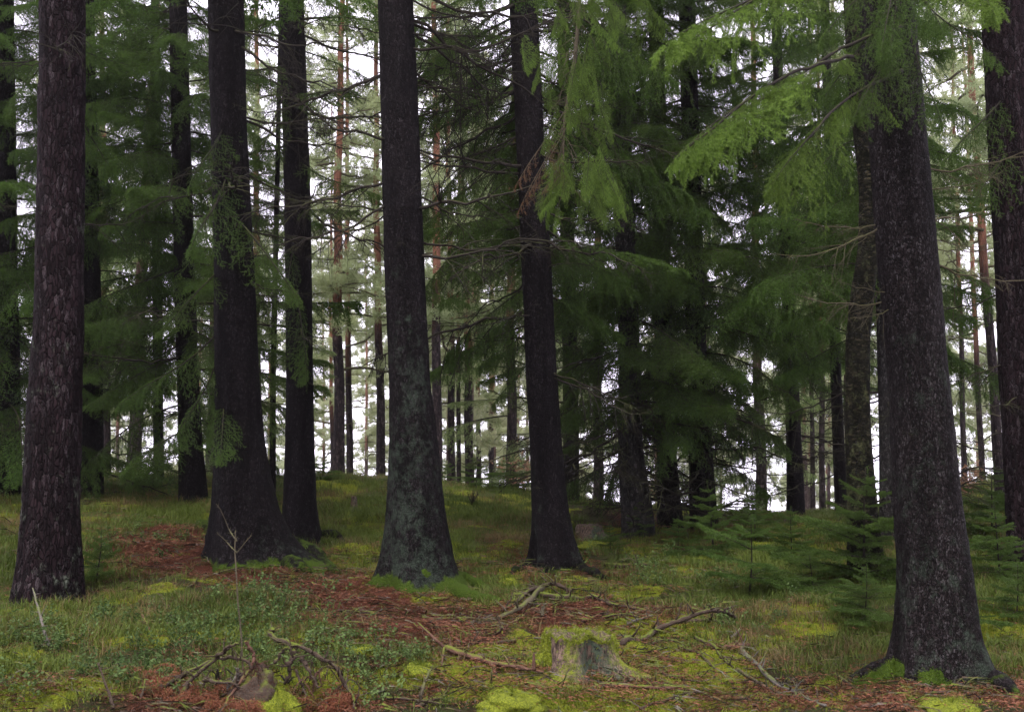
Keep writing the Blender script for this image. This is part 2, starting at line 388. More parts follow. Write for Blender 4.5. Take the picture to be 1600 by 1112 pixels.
def add_tube(mb, pts, radii, k=6, m=0, tint=.5, extra=None, rough=0.0, seed=0, cap=True):
    V, Q, T = tube(pts, radii, k, cap, rough=rough, seed=seed)
    e = None if extra is None else np.broadcast_to(np.asarray(extra, np.float32), (len(V), 2))
    n0 = mb.n
    mb.add(V, Q, m, tint, e)
    if T is not None: mb.T.append((T + n0, np.full(len(T), m, np.int32)))
def smooth_path(pts, n=24):
    """Catmull-Rom through the points"""
    p = np.asarray(pts, float)
    if len(p) == 2: return p[0] + (p[1] - p[0]) * np.linspace(0, 1, n)[:, None]
    q = np.concatenate([[2 * p[0] - p[1]], p, [2 * p[-1] - p[-2]]])
    u = np.linspace(0, len(p) - 1 - 1e-6, n); i = u.astype(int); f = (u - i)[:, None]
    a, b, c, d = q[i], q[i + 1], q[i + 2], q[i + 3]
    return .5 * (2 * b + (c - a) * f + (2 * a - 5 * b + 4 * c - d) * f ** 2 + (3 * b - a - 3 * c + d) * f ** 3)

def needles(mb, r, A, D, l, n, nl, nw, tint, m=0, splay=.85, fwd=.6):
    """n needle triangles along each twiglet (A start, D direction, l length)"""
    k = len(A)
    if k == 0: return
    s = (np.arange(n)[None, :] + r.random((k, n))) / n
    B = A[:, None, :] + D[:, None, :] * (l[:, None] * s)[..., None]
    rv = r.normal(size=(k, n, 3)); rv -= (rv * D[:, None, :]).sum(-1, keepdims=True) * D[:, None, :]; rv = norm(rv)
    nd = norm(D[:, None, :] * fwd + rv * splay)
    wv = norm(np.cross(nd, r.normal(size=(k, n, 3))))
    ln = nl * (.75 + .5 * r.random((k, n)))[..., None]
    V = np.stack([B - wv * nw / 2, B + wv * nw / 2, B + nd * ln], 2).reshape(-1, 3)
    T = np.arange(k * n * 3).reshape(-1, 3)
    t = np.repeat(np.clip(tint[:, None] + .25 * (r.random((k, n)) - .5), 0, 1).ravel(), 3)
    mb.add(V, T, m, t)
def stems(mb, r, A, D, l, w, m=1):
    k = len(A); wv = norm(np.cross(D, r.normal(size=(k, 3)))); w2 = np.cross(D, wv)
    w = np.broadcast_to(w, (k,))[:, None]
    E = A + D * l[:, None]
    V = np.stack([A - wv * w, A + wv * w, E, A - w2 * w, A + w2 * w, E], 1).reshape(-1, 3)
    mb.add(V, np.arange(k * 6).reshape(-1, 3), m, .4)

def spray(seed, L=1.0, nside=26, nst=5, nn=10, nl=.02, nw=.005, hang=.4, lside=.42, arch=(.1, -.1), bare=.15, woodr=.010, sub=.30, wmat=1, keep=1.0):
    """a spruce bough along +x: wood plus hanging side twigs with needles"""
    r = np.random.default_rng(seed); mb = MB()
    wob = r.normal(size=3) * .02
    def ax(t):
        t = np.asarray(t)
        return np.stack([L * t, L * (wob[0] * np.sin(3 * t) + wob[1] * t), L * (arch[0] * t + arch[1] * t * t + wob[2] * np.sin(5 * t))], -1)
    ts = np.linspace(0, 1, 12)
    add_tube(mb, ax(ts), woodr * L * (1.05 - ts) + .0015, 5, wmat, .4, cap=False)
    t = bare + (1 - bare) * (np.arange(nside * 2) / (nside * 2.0)) ** .9
    sg = np.where(np.arange(nside * 2) % 2 == 0, 1.0, -1.0)
    ok = r.random(len(t)) < keep; t, sg = t[ok], sg[ok]; k = len(t)
    ll = L * lside * (np.sin(np.clip((t - bare) / (1 - bare), 0, 1) ** .6 * math.pi * .86 + .35)) * (.55 + .6 * r.random(k)) + .04 * L
    ang = np.radians(58 - 22 * t + r.normal(size=k) * 9)
    dh = np.stack([np.cos(ang), sg * np.sin(ang), r.normal(size=k) * .1], -1)
    hg_ = hang * (.6 + .8 * r.random(k))
    A0 = ax(t)
    def side(s):
        return A0[:, None, :] + (ll[:, None] * s)[..., None] * dh[:, None, :] * (1 - .35 * np.clip(hg_, 0, 1.4)[:, None] * s)[..., None] - np.stack([0 * s + 0 * ll[:, None], 0 * s + 0 * ll[:, None], hg_[:, None] * ll[:, None] * s ** 1.6], -1)
    S = np.broadcast_to(np.linspace(0, 1, nst + 1)[None, :], (k, nst + 1))
    Q = side(S)
    seg = Q[:, 1:] - Q[:, :-1]; sl = np.linalg.norm(seg, axis=-1); sd = norm(seg)
    A = Q[:, :-1].reshape(-1, 3); D = sd.reshape(-1, 3); l = sl.ravel() * 1.1
    tipf = np.broadcast_to((np.arange(nst) + 1.0)[None, :] / nst, (k, nst)).ravel()
    ti = np.repeat(.15 + .35 * r.random(k), nst) + .35 * tipf
    needles(mb, r, A, D, l, nn, nl, nw, ti, 0)
    stems(mb, r, A, D, l, .0022 * (1.3 - tipf) * max(L, .6), wmat)
    up = np.array([0, 0, 1.0])
    for sgn in (1, -1):
        f = (np.arange(nst) + r.random((k, nst)) * .8) / nst
        f = np.clip(f, 0, .98)
        B = Q[:, :-1] + seg * (f * nst - np.arange(nst))[..., None].clip(0, 1)
        lat = norm(np.cross(sd, up)) * sgn
        dd = norm(sd * .75 + lat * .75 + up * (-.45 * hg_[:, None] + .1 * r.normal(size=(k, nst)))[..., None])
        l2 = (ll[:, None] * sub * (1.05 - f) + .03 * L) * (.6 + .7 * r.random((k, nst)))
        if keep < 1: pass
        B, dd, l2 = B.reshape(-1, 3), dd.reshape(-1, 3), l2.ravel()
        ti2 = np.repeat(.15 + .35 * r.random(k), nst) + .25 * r.random(k * nst) + .15
        needles(mb, r, B, dd, l2, nn, nl, nw, ti2, 0)
        stems(mb, r, B, dd, l2, .0012 * max(L, .6), wmat)
    tt = np.linspace(.5, .98, 6); D = norm(ax(tt + .02) - ax(tt))
    needles(mb, r, ax(tt), D, np.full(6, .1 * L), nn, nl, nw, np.full(6, .6), 0)
    return mb.freeze()

def rot_to(xdir, roll=0.0, up=(0, 0, 1)):
    x = norm(np.asarray(xdir, float)); up = np.asarray(up, float)
    y = np.cross(up, x)
    if np.linalg.norm(y) < 1e-3: y = np.array([0, 1.0, 0])
    y = norm(y); z = np.cross(x, y)
    c, s = math.cos(roll), math.sin(roll)
    y2 = y * c + z * s; z2 = -y * s + z * c
    return np.stack([x, y2, z2], 1)
def M4(Rm, s, o):
    M = np.eye(4); M[:3, :3] = Rm * s; M[:3, 3] = o; return M

# spruce boughs: 'big' ones belong to crowns, 2.2 m long
BIG = [spray(100 + i, L=2.2, nside=26, nst=6, nn=12, nl=.034, nw=.009, hang=[.45, .75, 1.05, .6, .9][i], lside=.34, arch=[(.05, -.12), (-.05, -.1), (.1, -.3), (-.1, .05), (0, -.2)][i], sub=.30, bare=.12, woodr=.008) for i in range(5)]
COARSE = [spray(130 + i, L=2.4, nside=12, nst=3, nn=6, nl=.08, nw=.03, hang=.7, lside=.36, arch=(0, -.15), sub=.35) for i in range(3)]
MIDB = [spray(160 + i, L=2.2, nside=17, nst=5, nn=8, nl=.040, nw=.012, hang=[.5, .8, 1.0][i], lside=.34, arch=(0, -.12), sub=.32) for i in range(3)]

def dead_branch(seed, L=1.0):
    r = np.random.default_rng(seed); mb = MB()
    n = 14; t = np.linspace(0, 1, n)
    a = r.normal() * .12; dz = r.uniform(-.45, -.05); up = r.uniform(.0, .35)
    kink = np.cumsum(r.normal(size=(n, 3)) * .012, 0)
    ax = np.stack([L * t, L * a * t * t, L * (dz * t + up * t * t)], -1) + kink * L
    add_tube(mb, ax, L * (.0085 * (1 - t) ** .8 + .0014), 6, 0, .5)
    for i in range(int(r.integers(13, 20))):
        t0 = r.uniform(.15, .95); k = int(t0 * (n - 1)); o = ax[k]
        tan = norm(ax[min(k + 1, n - 1)] - ax[k - 1]); sgn = r.choice([-1, 1])
        d = norm(tan * .8 + np.array([0, sgn * .8, 0]) + r.normal(size=3) * .25)
        l = L * (.45 * (1 - t0) + .1) * r.uniform(.5, 1.2); u = np.linspace(0, 1, 7)[:, None]
        droop = r.uniform(0, .6)
        q = o + d * l * u + np.array([0, 0, -1]) * droop * l * u ** 1.8 + np.cumsum(r.normal(size=(7, 3)) * .012 * l, 0)
        add_tube(mb, q, L * .0034 * (1.1 - u[:, 0]) * (1 - t0 * .5) + .0006, 4, 0, .4, cap=False)
        for j in range(int(r.integers(2, 5))):
            kk = int(r.integers(2, 6)); tn = norm(q[kk] - q[kk - 1])
            d2 = norm(tn + r.normal(size=3) * .6 + np.array([0, 0, -.3])); l2 = l * r.uniform(.2, .5)
            u2 = np.linspace(0, 1, 4)[:, None]
            add_tube(mb, q[kk] + d2 * l2 * u2 + np.array([0, 0, -.3]) * l2 * u2 ** 2, L * .0018 * (1.1 - u2[:, 0]) + .0004, 3, 0, .3, cap=False)
    return mb
DEAD = [dead_branch(200 + i).mesh('dead_branch', [M_TWIG], True) for i in range(9)]
DEADP = [dead_branch(220 + i).mesh('pale_dead_branch', [M_TWIGP], True) for i in range(3)]

def crown_mesh(seed, z0, z1, zfine, lmax, n, name='crown', mat_n=None, prot=None, dens=1.0, step=.15, skip=None):
    r = np.random.default_rng(seed); mb = MB(); az0 = 0
    prot = prot or BIG
    z = z0
    while z < z1:
        fine = z < zfine
        st = step if fine else 1.0
        az0 += 2.4 + r.normal() * .4
        f = (z - z0) / (z1 - z0)
        if skip and fine and abs((az0 + math.pi / 2 + math.pi) % (2 * math.pi) - math.pi) < skip: continue
        l = lmax * (1 - .75 * f ** 1.2) * r.uniform(.65, 1.15)
        if z - z0 < 1.0: l *= .75
        pr = prot[r.integers(len(prot))] if fine else COARSE[r.integers(3)]
        pitch = r.uniform(-.42, -.02) + f * .3
        d = np.array([math.cos(az0) * math.cos(pitch), math.sin(az0) * math.cos(pitch), math.sin(pitch)])
        mb.addp(pr, M4(rot_to(d, r.normal() * .12), l / 2.2, np.array([0, 0, z]) + d * .08), tadd=r.uniform(-.15, .12))
        z += st * r.uniform(.6, 1.4) / dens * (1 if not fine else .72 if 3.2 < z < 5 else .52 if z >= 5 else .9)
    return mb.mesh(name, [mat_n or M_NEEDLE, M_TWIG])
CROWN_LOW = [crown_mesh(300 + i, [.9, 1.5][i], 13, 8.5, [2.5, 2.3][i], 0, step=.18) for i in range(2)]
CROWN_MID = [crown_mesh(310 + i, [3.0, 2.6][i], 14, 9.5, [2.5, 2.3][i], 0, step=.21) for i in range(2)]
CROWN_BACK = [crown_mesh(340, 3.0, 14, 8.5, 2.3, 0, skip=.95, step=.2)]
CROWN_HIGH = [crown_mesh(320, 6.6, 15, 8.0, 2.2, 0, prot=MIDB, step=.4)]
CROWN_FAR = [crown_mesh(330 + i, [1.0, 2.5][i], 15, 14, 2.4, 0, mat_n=M_FARN, prot=MIDB, step=.34) for i in range(2)]

# ------------------------------------------------------------------ ground sheet
def build_ground():
    ys = np.concatenate([np.linspace(-14, 3.6, 22), np.arange(3.8, 12, .032), np.arange(12, 26, .09), np.linspace(26.3, 150, 40)])
    u = np.linspace(-1, 1, 600); u = np.sign(u) * np.abs(u) ** 1.15
    W = 5 + .85 * np.clip(ys, 2, 200)
    X = W[:, None] * u[None, :]; Y = np.broadcast_to(ys[:, None], X.shape)
    Z = hg(X, Y)
    ny, nx = X.shape
    V = np.stack([X, Y, Z], -1).reshape(-1, 3)
    i = np.arange(ny - 1)[:, None] * nx; j = np.arange(nx - 1)[None, :]
    Q = np.stack([i + j, i + j + 1, i + nx + j + 1, i + nx + j], -1).reshape(-1, 4)
    mb = MB(); mb.add(V, Q)
    me = mb.mesh('ground', [M_GROUND], True)
    c = np.ones((len(V), 4), np.float32)
    c[:, 0] = zmask(Z_LITTER, V[:, 0], V[:, 1]); c[:, 1] = np.maximum(zmask(Z_MOSS, V[:, 0], V[:, 1]), .75 * (1 - c[:, 0]) * np.clip((fbm(V[:, 0] * 1.7, V[:, 1] * 1.7, 33, 3) - .52) / .1, 0, 1)); c[:, 2] = np.maximum(zmask(Z_GRASS, V[:, 0], V[:, 1]), np.clip((V[:, 1] - 18) / 4, 0, .8))
    a = me.attributes.new('cover', 'FLOAT_COLOR', 'POINT'); a.data.foreach_set('color', c.ravel())
    tag(link('ground', me), kind='structure')
build_ground()

# ------------------------------------------------------------------ trees
def trunk_axis(rows, d, ztop, zg):
    z, cx, r = [], [], []
    for py, xl, xr in sorted(rows, key=lambda q: -q[0]):
        p = P((xl + xr) / 2, py, d); z.append(p[2]); cx.append(p[0]); r.append((xr - xl) / 2 * mpp(py, d))
    z, cx, r = map(np.array, (z, cx, r))
    k = (cx[-1] - cx[0]) / max(z[-1] - z[0], .1) if len(z) > 1 else 0
    if len(z) > 2: k = np.polyfit(z[1:], cx[1:], 1)[0]
    z = np.append(z, ztop); cx = np.append(cx, cx[-1] + k * (ztop - z[-2])); r = np.append(r, .25 * r[-1])
    if z[0] > zg - .4:
        rate = 0.0
        z = np.insert(z, 0, zg - .4); cx = np.insert(cx, 0, cx[0]); r = np.insert(r, 0, r[0] * 1.04)
    return z, cx, r
def make_tree(name, label, cat, group, d, rows, m, ztop=19, kt=48, dz=.06, lobes=(.12, 4, .5), moss=.0, lichen=.3, lich_top=3.0, zfine=8, roots=(), crown=None, tilt_crown=True, disp=.012):
    x0 = P((rows[0][1] + rows[0][2]) / 2, rows[0][0], d)[0] if rows[0][0] > rows[-1][0] else P((rows[-1][1] + rows[-1][2]) / 2, rows[-1][0], d)[0]
    zg = H(x0, d)
    z, cx, r = trunk_axis(rows, d, ztop, zg)
    zz = np.concatenate([np.arange(z[0], min(zfine, ztop), dz), np.linspace(min(zfine, ztop), ztop, 10)[1:]])
    def it(a):
        v = np.interp(zz, z, a)
        w = max(3, int(.35 / dz) | 1); ker = np.hanning(w + 2)[1:-1]; ker /= ker.sum()
        nf = int((zz < min(zfine, ztop)).sum()); vv = np.pad(v[:nf], w // 2, 'edge', ) if nf > w else v[:nf]
        if nf > w: v[:nf] = np.convolve(vv, ker, 'valid')
        return v
    CX, RR = it(cx), it(r)
    th = np.arange(kt) * 2 * np.pi / kt; TH, ZZ = np.meshgrid(th, zz)
    hh = np.clip(ZZ - zg, 0, None)
    amp, k, ph = lobes[0], lobes[1], lobes[2]
    e = np.exp(-hh / .42)
    mod = 1 + amp * e * (np.cos(k * TH + ph) + .5 * np.cos((k - 1) * TH + ph * 2)) + .03 * np.cos(2 * TH + ph + ZZ * .3) * 1
    cxn, cyn = np.cos(TH), np.sin(TH)
    nz = (fbm(cxn * 2 + ph * 7, cyn * 2, ZZ * 1.5, 4) - .5) * .12 + (fbm(cxn * 9 + ph * 3, cyn * 9, ZZ * 14, 2) - .5) * disp * 4.2
    Rr = RR[:, None] * (mod + nz)
    V = np.stack([CX[:, None] + Rr * cxn, d + Rr * cyn, ZZ], -1).reshape(-1, 3)
    n = len(zz); i = np.arange(n - 1)[:, None] * kt; j = np.arange(kt)[None, :]; j2 = (j + 1) % kt
    Q = np.stack([i + j, i + j2, i + kt + j2, i + kt + j], -1).reshape(-1, 4)
    ms = moss * np.exp(-hh / .18) * (.55 + .6 * vnoise(cxn * 1.5 + ph, cyn * 1.5, 3)) * 1.0
    lc = lichen * np.clip(1 - (hh - .1) / lich_top, 0, 1) ** .5 * (.6 + .6 * vnoise(cxn * 1.2 + 4 + ph, cyn * 1.2, ZZ * .8))
    mb = MB(); mb.add(V, Q, 0, .5, np.stack([ms.ravel(), lc.ravel()], -1))
    for pts, r0 in roots:         # surface roots: pixels on the ground, thick to thin
        w = []
        for q in pts:
            g = GP(q[0], q[1]); w.append(g)
        w = smooth_path(np.array(w), 18); u = np.linspace(0, 1, len(w))
        rr_ = r0 * (1 - u) ** .7 + .012
        w[:, 2] = hg(w[:, 0], w[:, 1]) + rr_ * .25
        start = np.array([np.interp(zg + .05, zz, CX), d, zg + .10]); w[0] = w[0] * .75 + start * .25; w[0, 2] = max(w[0, 2], zg + r0 * .35)
        add_tube(mb, w, rr_, 12, 0, .5, (moss * .62, lichen * .4), rough=.08)
    base = np.array([np.interp(zg, zz, CX), d, zg])
    o = root(name, base, label, cat, group)
    link('trunk', mb.mesh(name + '_trunk', [m], True, base), o)
    lean = math.atan2(np.interp(min(8, ztop), zz, CX) - base[0], min(8, ztop) - zg)
    o['_lean'] = lean
    if crown is not None:
        c = link('crown', crown[0], o); c.rotation_euler = (0, lean if tilt_crown else 0, 0)
        c.rotation_euler.rotate_axis('Z', crown[1]); c.scale = (crown[2],) * 3
    def axis(zw): return np.array([np.interp(zw, zz, CX), d, zw]), float(np.interp(zw, zz, RR))
    del o['_lean']
    return o, base, axis
def add_dead(t, n, z0, z1, lo, hi, seed, pale=False, azr=None, thick=1.0):
    o, base, axis = t; r = np.random.default_rng(seed)
    for i in range(n):
        z = r.uniform(z0, z1); p, rr = axis(z); a = r.uniform(0, 2 * math.pi) if azr is None else r.uniform(*azr)
        pitch = r.uniform(-.35, .25)
        dv = np.array([math.cos(a) * math.cos(pitch), math.sin(a) * math.cos(pitch), math.sin(pitch)])
        l = r.uniform(lo, hi)
        b = link('branch', (DEADP if pale else DEAD)[r.integers(3 if pale else 9)], o)
        b.matrix_local = Matrix(M4(rot_to(dv, r.normal() * .5), l, p + dv * rr * .8 - base).tolist())
def add_bough(t, me, start, tip, roll=0.0, width=1.0, name='bough'):
    o, base, axis = t; start = np.asarray(start, float); tip = np.asarray(tip, float)
    v = tip - start; l = float(np.linalg.norm(v)); Rm = rot_to(v, roll)
    M = np.eye(4); M[:3, 0] = Rm[:, 0] * l; M[:3, 1] = Rm[:, 1] * l * width; M[:3, 2] = Rm[:, 2] * l * width; M[:3, 3] = start - base
    b = link(name, me, o); b.matrix_local = Matrix(M.tolist()); return b

GT = 'big conifers standing in the open hollow'
T1 = make_tree('spruce_tree', 'thick straight trunk with reddish plated bark at the left edge of the picture', 'tree', GT, 9.0,
    [(925, 24, 128), (880, 32, 126), (800, 38, 122), (600, 48, 125), (500, 55, 128), (300, 60, 130), (0, 64, 131)], M_RED, lobes=(.05, 5, .3), moss=.2, lichen=.5, lich_top=5, crown=(CROWN_HIGH[0], .3, 1), kt=72, dz=.035, disp=.02)
T2 = make_tree('spruce_tree', 'dark trunk whose broad mossy root sweeps right along the needle-covered mound', 'tree', GT, 11.0,
    [(893, 316, 524), (882, 320, 506), (870, 324, 482), (840, 326, 455), (800, 332, 436), (750, 334, 424), (700, 336, 415), (600, 336, 405), (400, 334, 396), (200, 329, 386), (0, 325, 381)], M_SPRUCE, lobes=(.15, 4, 1.0), moss=1.05, lichen=.45, lich_top=1.6,
    roots=[([(455, 872), (492, 884), (532, 897)], .21), ([(430, 878), (462, 890), (490, 899)], .15), ([(345, 840), (318, 826), (300, 824)], .12)], crown=(CROWN_HIGH[0], 1.5, 1), kt=64, dz=.04)
T3 = make_tree('spruce_tree', 'slim straight trunk close behind and right of the trunk with the sweeping root', 'tree', GT, 13.0,
    [(852, 436, 508), (820, 439, 501), (780, 441, 495), (700, 445, 492), (600, 447, 490), (300, 444, 485), (0, 437, 474)], M_SPRUCE, lobes=(.2, 4, 2.2), moss=.95, lichen=.35, lich_top=1.6,
    roots=[([(495, 838), (530, 845), (560, 850)], .07)], crown=(CROWN_HIGH[0], 2.5, .9), dz=.05)
T4 = make_tree('spruce_tree', 'central thick trunk speckled with green lichen above a moss-covered foot', 'tree', GT, 10.0,
    [(928, 584, 746), (910, 590, 728), (890, 594, 716), (870, 598, 710), (800, 604, 698), (700, 608, 686), (600, 607, 673), (400, 600, 663), (200, 596, 655), (0, 590, 645)], M_SPRUCE, lobes=(.15, 5, 2.8), moss=1.35, lichen=.95, lich_top=3.6,
    roots=[([(700, 925), (735, 937), (790, 940)], .10), ([(720, 905), (755, 922), (800, 930)], .06), ([(610, 905), (590, 912), (572, 918)], .06)], crown=(CROWN_HIGH[0], 3.6, 1), kt=72, dz=.035)
T5 = make_tree('spruce_tree', 'dark leaning trunk right of centre on a hump of brown needles', 'tree', GT, 12.0,
    [(893, 822, 922), (870, 829, 910), (840, 831, 900), (800, 831, 890), (700, 828, 878), (600, 822, 871), (400, 815, 860), (300, 811, 852), (0, 795, 840)], M_SPRUCE, lobes=(.2, 5, 4.0), moss=.9, lichen=.6, lich_top=1.4,
    roots=[([(905, 888), (930, 900), (955, 906)], .08), ([(835, 886), (815, 890), (795, 900)], .06)], crown=(CROWN_BACK[0], 0, 1), dz=.045)
T6 = make_tree('spruce_tree', 'thickest grey trunk at right with bright moss cushions on its flared roots', 'tree', GT, 6.7,
    [(1075, 1384, 1572), (1050, 1390, 1556), (1000, 1400, 1533), (900, 1405, 1518), (780, 1399, 1499), (600, 1391, 1480), (400, 1374, 1462), (230, 1362, 1445), (0, 1345, 1424)], M_FINE, lobes=(.13, 5, 5.1), moss=.9, lichen=1.0, lich_top=2.4,
    roots=[([(1400, 1052), (1370, 1052), (1325, 1062)], .085), ([(1545, 1068), (1575, 1082), (1590, 1085)], .07)], crown=(CROWN_HIGH[0], 5.4, .95), kt=80, dz=.028)
T7 = make_tree('birch_tree', 'crooked birch trunk with peeling yellowish bark just left of the thickest trunk', 'tree', None, 11.0,
    [(905, 1324, 1380), (780, 1325, 1368), (700, 1322, 1361), (640, 1322, 1358), (530, 1322, 1358), (450, 1331, 1366), (390, 1342, 1374), (300, 1343, 1373), (230, 1337, 1368), (120, 1324, 1354), (0, 1318, 1346)], M_BIRCH, lobes=(.1, 3, .4), moss=.5, lichen=.8, lich_top=6, dz=.05)
T8 = make_tree('pine_tree', 'wide dark reddish trunk cut off by the right edge of the picture', 'tree', None, 11.0,
    [(880, 1582, 1672), (700, 1572, 1655), (400, 1558, 1640), (0, 1536, 1612)], M_RED, lobes=(.08, 4, .9), moss=.2, lichen=.15, crown=(CROWN_HIGH[0], .9, 1), dz=.05)
# moss cushions on the foot of the thickest trunk are part of it
def cushion(px, py, rx, ry, rz, d=None, seed=0):
    mb = MB(); r = np.random.default_rng(seed)
    g = P(px, py, d) if d else GP(px, py)
    n, k = 16, 28
    ph = np.linspace(0, math.pi / 2 * 1.15, n); th = np.arange(k) * 2 * math.pi / k; TH, PH = np.meshgrid(th, ph)
    b = 1 + .55 * (fbm(np.cos(TH) * 1.6 + seed, np.sin(TH) * 1.6, PH * 1.6, 3) - .5) * 2
    V = np.stack([g[0] + rx * b * np.sin(PH) * np.cos(TH), g[1] + ry * b * np.sin(PH) * np.sin(TH), g[2] + rz * b * np.cos(PH) - .01], -1).reshape(-1, 3)
    i = np.arange(n - 1)[:, None] * k; j = np.arange(k)[None, :]; j2 = (j + 1) % k
    mb.add(V, np.stack([i + j, i + k + j, i + k + j2, i + j2], -1).reshape(-1, 4), 0, .5, np.full((len(V), 2), (1.2, 0)))
    nv = norm(V - g); sel = r.integers(0, len(V), 2600); A = V[sel] + r.normal(size=(2600, 3)) * .008
    needles(mb, r, A, norm(nv[sel] + r.normal(size=(2600, 3)) * .4), np.full(2600, .005), 2, .006, .003, np.clip((vnoise(A[:, 0] * 16, A[:, 1] * 16, 3) - .25) * 1.2, 0, 1) * .8, 1)
    return mb
M_MOSSB = foliage('moss_on_bark', (.035, .07, .006), (.13, .19, .018), .3)
for px, py, rx, ry, rz, d, s in [(1462, 1084, .12, .10, .125, 6.40, 1), (1398, 1066, .11, .14, .12, 6.62, 2), (1368, 1068, .13, .10, .06, 6.6, 3)]:
    link('moss_cushion', cushion(px, py, rx, ry, rz, d, s).mesh('moss_cushion', [M_SPRUCE, M_MOSSB], True, T6[1]), T6[0])
link('moss_cushion', cushion(650, 925, .20, .16, .22, 9.72, 5).mesh('moss_cushion', [M_SPRUCE, M_MOSSB], True, T4[1]), T4[0])

add_dead(T1, 5, 3.5, 7, .5, 1.1, 11)
add_dead(T2, 16, 2.6, 6.8, .7, 1.8, 12); add_dead(T3, 18, 2.6, 8.5, .8, 2.0, 13)
add_dead(T4, 14, 3.6, 7.0, .9, 2.2, 14, azr=(-.6, .9)); add_dead(T4, 8, 3.4, 6.5, .7, 1.8, 15, azr=(2.4, 3.9))
add_dead(T5, 22, 2.6, 8.0, .9, 2.3, 16, azr=(2.0, 4.2)); add_dead(T5, 14, 2.6, 8.0, .9, 2.2, 17, azr=(-1, 1))
add_dead(T6, 7, 1.6, 3.9, .45, .9, 18, pale=True, azr=(-.7, .6)); add_dead(T6, 5, 2.0, 3.6, .4, .8, 19, pale=True, azr=(2.6, 3.6))
add_dead(T8, 5, 2.0, 4.6, .6, 1.2, 20, azr=(2.4, 3.8))

for q, t in enumerate((T2, T3, T4, T5, T6)): add_dead(t, 9, .9, 4.0, .10, .30, 900 + q)
# mid-distance spruces with low crowns
GM = 'spruces behind the hollow'
MIDS = [
 ('dark spruce trunk half hidden by boughs in the gap between the two leftmost big trunks', 15.0, [(765, 281, 322), (700, 280, 316), (600, 277, 310), (400, 272, 303), (0, 264, 292)], M_SPRUCE, (CROWN_LOW[0], .2, 1.0)),
 ('shaggy spruce directly behind the reddish left trunk', 15.5, [(745, 124, 162), (600, 128, 160), (300, 126, 154), (0, 120, 146)], M_SPRUCE, (CROWN_LOW[1], 1.2, 1.05)),
 ('dim spruce trunk cut by the left border', 15.0, [(730, -4, 33), (500, -6, 28), (0, -10, 20)], M_SPRUCE, (CROWN_LOW[0], 2.2, 1.0)),
 ('thin spruce stem filling the gap left of the sweeping-root trunk', 18.0, [(745, 240, 256), (0, 236, 248)], M_SPRUCE, (CROWN_MID[0], 3.3, .95)),
 ('slender young spruce stem seen between the second and third big trunks', 15.5, [(755, 421, 431), (600, 422, 431), (0, 436, 442)], M_SPRUCE, (CROWN_FAR[1], .7, .42)),
 ('grey spruce trunk just right of the dark leaning trunk', 19.0, [(780, 880, 906), (600, 880, 903), (0, 870, 888)], M_SPRUCE, (CROWN_MID[1], .4, 1.05)),
 ('spruce with grey lichened trunk and dense boughs, left of the trio at centre right', 15.0, [(808, 972, 1020), (700, 966, 1004), (560, 968, 1000), (0, 950, 978)], M_GREY, (CROWN_LOW[1], 4.1, 1.08)),
 ('darkest spruce of the dense trio at centre right, in the middle', 16.0, [(822, 1028, 1066), (700, 1026, 1056), (0, 1012, 1036)], M_SPRUCE, (CROWN_LOW[0], 5.2, 1.12)),
 ('rightmost spruce of the dense trio, behind the broad young spruce', 15.5, [(830, 1080, 1122), (600, 1074, 1106), (0, 1060, 1086)], M_SPRUCE, (CROWN_LOW[1], .9, 1.12)),
 ('spruce with bare lower trunk between the dense trio and the bright gap', 18.0, [(795, 1230, 1258), (600, 1226, 1248), (380, 1218, 1236), (0, 1204, 1218)], M_SPRUCE, (CROWN_MID[0], 1.9, 1.0)),
 ('slim trunk left of the birch, bare below its high boughs', 20.0, [(790, 1304, 1324), (600, 1298, 1315), (0, 1282, 1295)], M_SPRUCE, (CROWN_MID[1], 2.9, 1.0)),
 ('pale grey trunk wedged between the birch and the thickest trunk', 13.0, [(880, 1374, 1404), (700, 1374, 1397), (500, 1370, 1391), (0, 1350, 1368)], M_GREY, (CROWN_MID[0], 3.9, .9)),
 ('spruce whose boughs fill the top of the gap left of the leaning trunk', 17.0, [(770, 775, 792), (500, 770, 786), (0, 758, 772)], M_SPRUCE, (CROWN_MID[1], 5.0, 1.0)),
]
MT = []
for i, (lab, d, rows, m, cr) in enumerate(MIDS):
    if i == 12: continue
    t = make_tree('spruce_tree', lab, 'tree', GM, d, rows, m, ztop=17, kt=24, dz=.12, lobes=(.1, 4, i), moss=.3, lichen=.5 if m is M_GREY else .25, crown=cr, disp=.008)
    MT.append(t)
    if i not in (4,): add_dead(t, 12, 1.0, 4.2, .8, 2.0, 400 + i)
for i in (5, 6, 7, 8): add_dead(MT[i], 14, .6, 3.0, 1.0, 2.3, 440 + i)

# living boughs on the big trunks
HB = [spray(500 + i, L=1.0, nside=11, nst=5, nn=42, nl=.013, nw=.0036, hang=[.5, .8, 1.1, .6][i], lside=.30, arch=(.12, -.12), sub=.45, bare=.06, woodr=.005).mesh('bright_bough', [M_BRIGHT, M_TWIG]) for i in range(4)]
DB = [spray(520 + i, L=1.0, nside=14, nst=5, nn=18, nl=.014, nw=.0040, hang=[.5, 1.0, .7][i], lside=.32, arch=(.05, -.05), sub=.28, woodr=.008).mesh('dark_bough', [M_YOUNG, M_TWIG]) for i in range(3)]
RB = spray(540, L=1.0, nside=9, nst=4, nn=5, nl=.016, nw=.005, hang=.6, lside=.4, arch=(.1, -.1), sub=.3, woodr=.008, keep=.6).mesh('dead_bough', [M_DEADN, M_TWIGP])
